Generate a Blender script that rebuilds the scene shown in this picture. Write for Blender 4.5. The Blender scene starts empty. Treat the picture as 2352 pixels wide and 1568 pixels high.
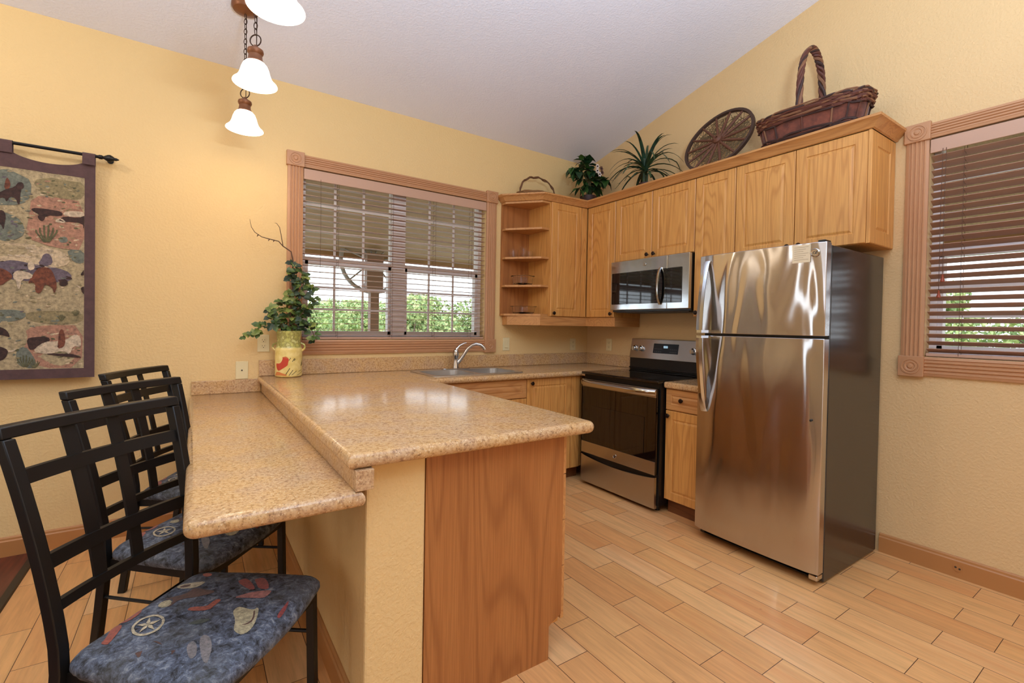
import bpy, bmesh, math, random
from mathutils import Vector, Matrix
random.seed(7)
S = bpy.context.scene
COL = S.collection
PI = math.pi

# ------------------------------------------------------------------ camera
CAM = Vector((-3.3410, -3.5655, 1.2828))
YAW, PITCH, ROLL = math.radians(34.074), math.radians(-0.862), math.radians(1.007)
cd = bpy.data.cameras.new('camera')
cam = bpy.data.objects.new('camera', cd); COL.objects.link(cam)
fw = Vector((math.sin(YAW)*math.cos(PITCH), math.cos(YAW)*math.cos(PITCH), math.sin(PITCH)))
rt = Vector((math.cos(YAW), -math.sin(YAW), 0)); up = rt.cross(fw)
r2 = rt*math.cos(ROLL) + up*math.sin(ROLL); u2 = -rt*math.sin(ROLL) + up*math.cos(ROLL)
cam.matrix_world = Matrix(((r2.x,u2.x,-fw.x,CAM.x),(r2.y,u2.y,-fw.y,CAM.y),(r2.z,u2.z,-fw.z,CAM.z),(0,0,0,1)))
cd.sensor_width = 36; cd.lens = 1080.5/2352*36; cd.shift_y = -20.7/2352
cd.clip_start = .02; cd.clip_end = 300
S.camera = cam

# ------------------------------------------------------------------ world, lights, exposure
S.view_settings.view_transform = 'Standard'; S.view_settings.look = 'None'
S.view_settings.gamma = 1; S.view_settings.use_curve_mapping = False
S.view_settings.exposure = 0.25
W = bpy.data.worlds.new('sky'); S.world = W; W.use_nodes = True
wn = W.node_tree; wn.nodes.clear()
wb = wn.nodes.new('ShaderNodeBackground'); wo = wn.nodes.new('ShaderNodeOutputWorld')
wb.inputs[0].default_value = (.84, .93, 1, 1); wb.inputs[1].default_value = 2.5
wn.links.new(wb.outputs[0], wo.inputs[0])
def light(name, kind, loc, power, color=(1,1,1), size=.1, sy=None, rot=(0,0,0), parent=None):
    l = bpy.data.lights.new(name, kind); l.energy = power; l.color = color
    if kind == 'AREA':
        l.size = size
        if sy: l.shape = 'RECTANGLE'; l.size_y = sy
    elif kind == 'SUN': l.angle = size
    else: l.shadow_soft_size = size
    o = bpy.data.objects.new(name, l); COL.objects.link(o); o.location = loc; o.rotation_euler = rot
    if parent: o.parent = parent
    return o
WARM = (1, .86, .66)
# unseen fill lamps added as daylight; the walls there have no windows
light('front_fill', 'AREA', (-1.6,-6.9,1.6), 10, (.82,.94,1.12), 2.6, 1.9, (math.radians(90),0,0))
light('left_fill', 'AREA', (-6.9,-4.6,1.6), 20, (.82,.94,1.12), 2.0, 1.9, (math.radians(90),0,math.radians(-90)))
# unseen fill added behind the camera for walls and ceiling, then the dining lamp
light('living_area_fill', 'POINT', (-2.8,-4.3,3.0), 18, (.92,1,1.04), .16)
light('ceiling_fill_uplight', 'AREA', (-2.9,-4.0,1.9), 160, (.70,.95,1.24), .5, None, (PI,0,0))
light('dining_lamp', 'POINT', (-4.78,-1.15,2.72), 19, (1,.94,.84), .05)

# ------------------------------------------------------------------ node helpers
def lin(c):
    return tuple(((v/255)/12.92 if v/255 <= .04045 else ((v/255+.055)/1.055)**2.4) for v in c) + (1,)
class N:
    def __init__(s, name):
        s.m = bpy.data.materials.new(name); s.m.use_nodes = True; s.t = s.m.node_tree; s.t.nodes.clear()
        s.out = s.n('ShaderNodeOutputMaterial'); s.b = s.n('ShaderNodeBsdfPrincipled'); s.l(s.b, 0, s.out, 0)
    def n(s, t, **k):
        x = s.t.nodes.new(t)
        for a, v in k.items(): setattr(x, a, v)
        return x
    def l(s, a, i, b, j):
        s.t.links.new(a.outputs[i], b.inputs[j])
    def set(s, **k):
        names = dict(rough='Roughness', metal='Metallic', base='Base Color', trans='Transmission Weight', ior='IOR', spec='Specular IOR Level', aniso='Anisotropic', anrot='Anisotropic Rotation', coat='Coat Weight', coatr='Coat Roughness', alpha='Alpha', em='Emission Color', ems='Emission Strength', sheen='Sheen Weight')
        for a, v in k.items():
            s.b.inputs[names[a]].default_value = v
        return s
    def coord(s, scale=(1,1,1), loc=(0,0,0), rot=(0,0,0), kind='Object'):
        t = s.n('ShaderNodeTexCoord'); m = s.n('ShaderNodeMapping')
        m.inputs['Scale'].default_value = scale; m.inputs['Location'].default_value = loc; m.inputs['Rotation'].default_value = rot
        s.l(t, kind, m, 0); return m
    def noise(s, v, scale, detail=2, rough=.5, dist=0):
        x = s.n('ShaderNodeTexNoise'); x.inputs['Scale'].default_value = scale; x.inputs['Detail'].default_value = detail
        x.inputs['Roughness'].default_value = rough; x.inputs['Distortion'].default_value = dist
        if v: s.l(v, 0, x, 'Vector')
        return x
    def ramp(s, src, i, stops):
        r = s.n('ShaderNodeValToRGB'); e = r.color_ramp.elements
        e[0].position, e[0].color = stops[0]; e[1].position, e[1].color = stops[-1]
        for p, c in stops[1:-1]:
            q = e.new(p); q.color = c
        s.l(src, i, r, 0); return r
    def math(s, op, a, b=None, ai=0, bi=0):
        x = s.n('ShaderNodeMath', operation=op)
        if isinstance(a, (int, float)): x.inputs[0].default_value = a
        else: s.l(a, ai, x, 0)
        if b is not None:
            if isinstance(b, (int, float)): x.inputs[1].default_value = b
            else: s.l(b, bi, x, 1)
        return x
    def mix(s, f, a, b, fi=0, ai=0, bi=0, mode='MIX'):
        x = s.n('ShaderNodeMixRGB', blend_type=mode)
        if isinstance(f, (int, float)): x.inputs[0].default_value = f
        else: s.l(f, fi, x, 0)
        for q, k, idx in ((a, 1, ai), (b, 2, bi)):
            if isinstance(q, tuple): x.inputs[k].default_value = q
            else: s.l(q, idx, x, k)
        return x
    def bump(s, src, i, strength, dist=.002, prev=None):
        x = s.n('ShaderNodeBump'); x.inputs['Strength'].default_value = strength; x.inputs['Distance'].default_value = dist
        s.l(src, i, x, 'Height')
        if prev: s.l(prev, 0, x, 'Normal')
        s.l(x, 0, s.b, 'Normal'); return x

def plain(name, c, rough=.5, metal=0, **k):
    return N(name).set(base=lin(c), rough=rough, metal=metal, **k).m
def wallmat(name, c, strength=.5):
    a = N(name).set(base=lin(c), rough=.62); v = a.coord()
    n1 = a.noise(v, 75, 3); r = a.ramp(n1, 0, [(.42,(0,0,0,1)),(.62,(1,1,1,1))])
    a.bump(r, 0, strength, .0022)
    n2 = a.noise(v, 1.6, 2); m = a.mix(n2, lin(c), lin(tuple(min(255, x*1.03) for x in c)))
    a.l(m, 0, a.b, 'Base Color'); return a.m
def oak(name, c1, c2, c3, axis='z', rough=.38, fig=1.0):
    """long grain along axis; c1 light, c2 mid, c3 dark pores"""
    a = N(name).set(rough=rough)
    sc = {'z':(1,1,.085),'x':(.085,1,1),'y':(1,.085,1)}[axis]
    fs = {'z':(1,1,.02),'x':(.02,1,1),'y':(1,.02,1)}[axis]
    v = a.coord(sc); n = a.noise(v, 5.6*fig, 2, .45, .3)
    k = a.math('MULTIPLY', n, 120); k = a.math('SINE', k); k = a.math('MULTIPLY_ADD', k, .5); k.inputs[2].default_value = .5
    v2 = a.coord(fs); fine = a.noise(v2, 260, 2, .6)
    fr = a.ramp(fine, 0, [(.40,(0,0,0,1)),(.60,(1,1,1,1))])
    wide = a.noise(v, 14, 2)
    kk = a.math('POWER', k, 3.5)
    base = a.mix(wide, lin(c1), lin(c2))
    m1 = a.math('MULTIPLY', kk, .42); mA = a.mix(m1, base, lin(c3), ai=0)
    m2 = a.math('MULTIPLY', fr, .30); mB = a.mix(m2, mA, lin(c3))
    a.l(mB, 0, a.b, 'Base Color'); a.bump(fr, 0, .12, .0006); return a.m
def granite(name, tint=1.0):
    a = N(name).set(rough=.16, spec=.32); v = a.coord()
    n0 = a.noise(v, 9, 3, .6); n1 = a.noise(v, 85, 3, .65); n2 = a.noise(v, 210, 2, .6)
    vo = a.n('ShaderNodeTexVoronoi'); vo.inputs['Scale'].default_value = 240; a.l(v, 0, vo, 'Vector')
    t = lambda *c: lin((c[0]*.985, c[1]*.955, c[2]*.87))
    r1 = a.ramp(n1, 0, [(.30,t(128,90,62)),(.43,t(186,146,108)),(.52,t(208,172,132)),(.62,t(216,184,150)),(.74,t(176,140,112))])
    warm = a.ramp(n0, 0, [(.42,t(208,166,112)),(.6,t(190,160,140))])
    m = a.mix(.35, r1, warm)
    sp = a.ramp(n2, 0, [(.60,(0,0,0,1)),(.68,(1,1,1,1))])
    sp2 = a.math('MULTIPLY', sp, .55); m2 = a.mix(sp2, m, t(84,62,50))
    wr = a.ramp(vo, 'Color', [(.80,(0,0,0,1)),(.86,(1,1,1,1))])
    w2 = a.math('MULTIPLY', wr, .5); m3 = a.mix(w2, m2, t(232,212,184))
    a.l(m3, 0, a.b, 'Base Color'); return a.m
def steel(name, c=(188,186,184), rough=.24, wave=0.0, aniso=.75):
    a = N(name).set(base=lin(c), metal=1, rough=rough, aniso=aniso, anrot=.25)
    tg = a.n('ShaderNodeTangent', direction_type='RADIAL', axis='Z'); a.l(tg, 0, a.b, 'Tangent')
    v = a.coord((1,1,60)); n = a.noise(v, 18, 2); r = a.math('MULTIPLY_ADD', n, .10); r.inputs[2].default_value = rough-.05
    a.l(r, 0, a.b, 'Roughness')
    if wave:
        v2 = a.coord((1,1,.28)); n2 = a.noise(v2, 4.6, 1, .4, .5); a.bump(n2, 0, 1.0, wave)
    return a.m

M = {}
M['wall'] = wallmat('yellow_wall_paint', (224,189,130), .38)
M['wall_r'] = wallmat('yellow_wall_paint_shaded', (216,179,126), .38)  # same paint as other walls; dimmer light on this side put into the colour
M['ceiling'] = wallmat('ceiling_paint', (236,234,240), .35)
M['trimwood'] = plain('terracotta_painted_trim', (188,136,94), .45)
M['baseboard'] = plain('baseboard_paint', (178,120,66), .45)
M['oak'] = oak('golden_oak_grain', (224,166,92), (214,150,76), (168,102,42))
M['oak_dark'] = oak('oak_end_panel', (184,122,66), (168,104,52), (126,70,30), rough=.42, fig=.6)
M['oak_x'] = oak('oak_grain_lengthwise', (212,154,92), (200,140,80), (162,100,52), 'x')
M['oak_y'] = oak('oak_grain_crosswise', (212,156,94), (202,142,82), (162,100,52), 'y')
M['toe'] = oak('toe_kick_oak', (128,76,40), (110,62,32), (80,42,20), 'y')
M['granite'] = granite('tan_granite')
M['black'] = plain('black_enamel', (14,13,13), .3)
M['blackmetal'] = plain('black_satin_metal', (13,11,10), .42, 0, spec=.4)
M['glassblack'] = plain('black_glass', (5,5,6), .04, 0, spec=.9)
M['ovenwin'] = plain('smoked_oven_window', (22,18,15), .06, 0, spec=.8)
M['cooktop'] = plain('black_ceramic_top', (7,7,8), .05, 0, spec=.9)
M['steel'] = steel('brushed_stainless', wave=.0)
M['steel_f'] = steel('brushed_stainless_wavy_doors', (196,192,192), .15, .030, .92)
M['steel_mw'] = steel('polished_stainless', (206,210,212), .12, 0, .4)
M['sink'] = plain('sink_stainless', (206,204,200), .36, 1)
M['chrome'] = plain('brushed_chrome', (200,196,190), .14, 1)
M['fridgeside'] = plain('charcoal_fridge_side', (28,27,28), .2, 0, spec=.8)
M['bronze'] = plain('dark_bronze_knob', (46,32,24), .35, .7)
M['lampbronze'] = plain('copper_brown_metal', (132,84,54), .4, .5)
M['chain'] = plain('rust_brown_chain', (70,48,34), .5, .6)
M['plate'] = plain('cream_plastic', (226,208,160), .35)
M['slot'] = plain('socket_slot', (60,48,36), .6)
M['blind'] = plain('brown_wood_blind', (172,132,108), .45)
M['valance'] = plain('blind_valance', (190,150,124), .5)
M['cord'] = plain('blind_cord', (96,66,48), .8)
M['tassel'] = plain('red_wood_tassel', (150,66,36), .4)
M['whitevinyl'] = plain('white_window_vinyl', (244,236,234), .4)
M['glass'] = N('window_glass').set(base=(1,1,1,1), rough=0, trans=1, ior=1.05, spec=.3).m
M['clear'] = N('clear_glassware').set(base=(1,1,1,1), rough=.02, trans=1, ior=1.18).m

# ------------------------------------------------------------------ mesh helpers
class MB:
    def __init__(s): s.v = []; s.f = []; s.mi = []
    def add(s, vs, fs, mi=0):
        o = len(s.v); s.v += [tuple(p) for p in vs]; s.f += [tuple(i+o for i in f) for f in fs]; s.mi += [mi]*len(fs); return s
    def box(s, x0, x1, y0, y1, z0, z1, mi=0):
        if x0 > x1: x0, x1 = x1, x0
        if y0 > y1: y0, y1 = y1, y0
        if z0 > z1: z0, z1 = z1, z0
        vs = [(x,y,z) for z in (z0,z1) for y in (y0,y1) for x in (x0,x1)]
        return s.add(vs, [(0,2,3,1),(4,5,7,6),(0,1,5,4),(2,6,7,3),(0,4,6,2),(1,3,7,5)], mi)
    def prism(s, pts, ext, mi=0):
        """pts: 3D polygon; ext: Vector extrusion"""
        n = len(pts); e = Vector(ext); a = [Vector(p) for p in pts]; b = [p+e for p in a]
        return s.add(a+b, [tuple(range(n))[::-1], tuple(range(n, 2*n))]+[(i,(i+1)%n,n+(i+1)%n,n+i) for i in range(n)], mi)
    def sweep(s, path, sec, mi=0, closed=False, cap=True):
        """sec: list of offset-lists per path point (3D offsets)"""
        n = len(sec[0]); vs = []
        for p, q in zip(path, sec): vs += [Vector(p)+Vector(o) for o in q]
        fs = []; m = len(path)
        for i in range(m if closed else m-1):
            j = (i+1) % m
            for k in range(n): fs.append((i*n+k, i*n+(k+1)%n, j*n+(k+1)%n, j*n+k))
        if cap and not closed: fs += [tuple(range(n))[::-1], tuple(range((m-1)*n, m*n))]
        return s.add(vs, fs, mi)
    def tube(s, path, r, seg=8, mi=0, closed=False):
        P = [Vector(p) for p in path]; m = len(P)
        R = r if isinstance(r, (list, tuple)) else [r]*m
        secs = []; up = None
        for i, p in enumerate(P):
            a = P[(i-1) % m] if (closed or i > 0) else p; b = P[(i+1) % m] if (closed or i < m-1) else p
            t = (b-a).normalized() if (b-a).length > 1e-9 else Vector((0,0,1))
            if up is None:
                up = Vector((0,0,1)) if abs(t.z) < .9 else Vector((1,0,0))
            u = t.cross(up)
            if u.length < 1e-6: u = t.cross(Vector((0,1,0)))
            u.normalize(); w = u.cross(t).normalized(); up = w
            secs.append([u*math.cos(2*PI*k/seg)*R[i] + w*math.sin(2*PI*k/seg)*R[i] for k in range(seg)])
        return s.sweep(P, secs, mi, closed)
    def lathe(s, prof, c=(0,0,0), seg=32, mi=0, axis='z', cap=True):
        vs = []; n = len(prof); c = Vector(c)
        for r, h in prof:
            for k in range(seg):
                a = 2*PI*k/seg; x, y = r*math.cos(a), r*math.sin(a)
                vs.append(c + (Vector((x,y,h)) if axis == 'z' else Vector((h,x,y)) if axis == 'x' else Vector((x,h,y))))
        fs = [(i*seg+k, i*seg+(k+1)%seg, (i+1)*seg+(k+1)%seg, (i+1)*seg+k) for i in range(n-1) for k in range(seg)]
        if cap: fs += [tuple(range(seg))[::-1], tuple(range((n-1)*seg, n*seg))]
        return s.add(vs, fs, mi)
    def build(s, name, mats, parent=None, root=None, smooth=False, bevel=0, seg=2, fix=True, angle=35, clamp=True):
        r = Vector(root) if root is not None else Vector((0,0,0))
        me = bpy.data.meshes.new(name)
        me.from_pydata([tuple(Vector(p)-r) for p in s.v], [], s.f); me.update()
        if not isinstance(mats, (list, tuple)): mats = [mats]
        for m in mats: me.materials.append(m)
        for p, i in zip(me.polygons, s.mi): p.material_index = i
        if fix:
            bm = bmesh.new(); bm.from_mesh(me); bmesh.ops.recalc_face_normals(bm, faces=bm.faces); bm.to_mesh(me); bm.free()
        if smooth:
            for p in me.polygons: p.use_smooth = True
            me.set_sharp_from_angle(angle=math.radians(angle))
        o = bpy.data.objects.new(name, me); COL.objects.link(o)
        if parent: o.parent = parent
        elif root is not None: o.location = r
        if bevel:
            b = o.modifiers.new('bevel', 'BEVEL'); b.width = bevel; b.segments = seg; b.limit_method = 'ANGLE'; b.angle_limit = math.radians(40)
            b.use_clamp_overlap = clamp
        return o
class Thing:
    def __init__(s, name, label, cat, loc, group=None, rotz=0, kind=None):
        o = bpy.data.objects.new(name, None); COL.objects.link(o); o.location = loc; o.rotation_euler = (0,0,rotz)
        o.empty_display_size = .1
        if label: o['label'] = label
        if cat: o['category'] = cat
        if group: o['group'] = group
        if kind: o['kind'] = kind
        s.o = o; s.loc = Vector(loc)
    def part(s, name, mb, mat, parent=None, local=False, **k):
        return mb.build(name, mat, parent or s.o, root=(0,0,0) if local else s.loc, **k)
def tag(o, label, cat, group=None, kind=None):
    if label: o['label'] = label
    if cat: o['category'] = cat
    if group: o['group'] = group
    if kind: o['kind'] = kind
    return o
def struct(name, mb, mat, **k):
    o = mb.build(name, mat, **k); o['kind'] = 'structure'; return o
def copy_tree(o, parent=None):
    c = o.copy(); COL.objects.link(c)
    if parent: c.parent = parent
    for ch in list(o.children): copy_tree(ch, c)
    return c
def slab_outline(outer, holes, z0, z1):
    """flat slab with rounded outline and holes (triangle filled)"""
    bm = bmesh.new()
    for loop in [outer]+holes:
        vs = [bm.verts.new((x,y,z1)) for x, y in loop]
        for i in range(len(vs)): bm.edges.new((vs[i], vs[(i+1) % len(vs)]))
    bmesh.ops.triangle_fill(bm, edges=bm.edges[:], use_beauty=True)
    bmesh.ops.dissolve_limit(bm, angle_limit=.01, verts=bm.verts[:], edges=bm.edges[:]) if not holes else None
    g = bmesh.ops.extrude_face_region(bm, geom=bm.faces[:])
    for v in [e for e in g['geom'] if isinstance(e, bmesh.types.BMVert)]: v.co.z = z0
    bm.verts.index_update()
    mb = MB(); mb.add([v.co[:] for v in bm.verts], [[v.index for v in f.verts] for f in bm.faces]); bm.free(); return mb
def rrect(x0, x1, y0, y1, r, seg=5):
    out = []
    for cx, cy, a in ((x1-r,y1-r,0),(x0+r,y1-r,90),(x0+r,y0+r,180),(x1-r,y0+r,270)):
        for k in range(seg+1):
            t = math.radians(a+90*k/seg); out.append((cx+r*math.cos(t), cy+r*math.sin(t)))
    return out
def panel_door(o, u, v, n, w, h, t=.019, m=.055, flat=False):
    """routed door. o = lower corner of the FRONT face, u,v in-plane axes, n outward normal"""
    o, u, v, n = map(Vector, (o, u, v, n)); mb = MB()
    P = lambda a, b, d: o+u*a+v*b+n*d
    e = .004
    if flat: rings = [(0,-t),(0,-e),(e,0)]
    else: rings = [(0,-t),(0,-e),(e,0),(m,0),(m+.004,-.0045),(m+.009,-.0045),(m+.020,-.0005),(m+.024,0)]
    vs = []
    for i, d in rings: vs += [P(i,i,d), P(w-i,i,d), P(w-i,h-i,d), P(i,h-i,d)]
    fs = [(0,3,2,1)]
    for k in range(len(rings)-1):
        for q in range(4): fs.append((k*4+q, k*4+(q+1)%4, (k+1)*4+(q+1)%4, (k+1)*4+q))
    L = (len(rings)-1)*4; fs.append((L,L+1,L+2,L+3))
    mb.add(vs, fs); return mb
def knob(o, n):
    o = Vector(o); n = Vector(n).normalized(); mb = MB()
    ax = 'x' if abs(n.x) > .5 else 'y'; sg = n.x if ax == 'x' else n.y
    mb.lathe([(.006,0),(.006,sg*.012),(.013,sg*.015),(.016,sg*.021),(.012,sg*.027),(.002,sg*.029)], o, 16, axis=ax); return mb

def chaikin(poly, it=2):
    for _ in range(it):
        out = []
        for i in range(len(poly)):
            p, q = poly[i], poly[(i+1) % len(poly)]
            out += [(p[0]*.75+q[0]*.25, p[1]*.75+q[1]*.25), (p[0]*.25+q[0]*.75, p[1]*.25+q[1]*.75)]
        poly = out
    return poly
def decal(mb, poly, fn, mi, cuts=2, smooth=1):
    """print a 2D polygon onto a curved surface: triangulate, subdivide, map with fn(x, y)"""
    poly = chaikin(poly, smooth) if smooth else poly
    bm = bmesh.new(); vs = [bm.verts.new((x,y,0)) for x, y in poly]; bm.faces.new(vs)
    bmesh.ops.triangulate(bm, faces=bm.faces[:])
    if cuts: bmesh.ops.subdivide_edges(bm, edges=bm.edges[:], cuts=cuts, use_grid_fill=True)
    bm.verts.index_update()
    mb.add([fn(v.co.x, v.co.y) for v in bm.verts], [[v.index for v in f.verts] for f in bm.faces], mi); bm.free()

def offset_loop(loop, d):
    """inset a closed 2D loop by d (mitred); works for either winding"""
    n = len(loop); area = sum(loop[i][0]*loop[(i+1)%n][1]-loop[(i+1)%n][0]*loop[i][1] for i in range(n)); sg = 1 if area > 0 else -1
    out = []
    for i in range(n):
        p0, p1, p2 = Vector(loop[i-1]), Vector(loop[i]), Vector(loop[(i+1)%n])
        e1 = (p1-p0).normalized(); e2 = (p2-p1).normalized(); n1 = Vector((-e1.y,e1.x))*sg; n2 = Vector((-e2.y,e2.x))*sg
        m = (n1+n2); m = m.normalized(); k = d/max(.35, m.dot(n1)); q = p1+m*k; out.append((q.x, q.y))
    return out
def slab_bull(outer, holes, z0, z1, r):
    """worktop slab with a half-round edge"""
    h = z1-z0; r = min(r, h/2-.001); mb = MB(); loops = []
    prof = [(r,z0)]+[(r-r*math.sin(t), z0+r-r*math.cos(t)) for t in (PI/8,PI/4,3*PI/8,PI/2)]+[(r-r*math.cos(t), z1-r+r*math.sin(t)) for t in (0,PI/8,PI/4,3*PI/8,PI/2)]
    for d, z in prof: loops.append([(x,y,z) for x, y in offset_loop(outer, d)])
    n = len(outer); vs = [p for l in loops for p in l]; m = len(loops)
    mb.add(vs, [(i*n+k,i*n+(k+1)%n,(i+1)*n+(k+1)%n,(i+1)*n+k) for i in range(m-1) for k in range(n)])
    for z, lp in ((z0, loops[0]), (z1, loops[-1])):
        bm = bmesh.new()
        for loop in [lp]+[[(x,y,z) for x, y in hh] for hh in holes]:
            q = [bm.verts.new(p) for p in loop]
            for i in range(len(q)): bm.edges.new((q[i], q[(i+1)%len(q)]))
        bmesh.ops.triangle_fill(bm, edges=bm.edges[:], use_beauty=True); bm.verts.index_update()
        mb.add([v.co[:] for v in bm.verts], [[v.index for v in f.verts] for f in bm.faces]); bm.free()
    for hh in holes:
        n = len(hh); mb.add([(x,y,z0) for x, y in hh]+[(x,y,z1) for x, y in hh], [(k,(k+1)%n,n+(k+1)%n,n+k) for k in range(n)])
    bm = bmesh.new(); V = [bm.verts.new(p) for p in mb.v]
    for f in mb.f:
        try: bm.faces.new([V[i] for i in f])
        except ValueError: pass
    bmesh.ops.remove_doubles(bm, verts=bm.verts[:], dist=1e-5); bm.verts.index_update()
    out = MB(); out.add([v.co[:] for v in bm.verts], [[v.index for v in f.verts] for f in bm.faces]); bm.free(); return out

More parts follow.
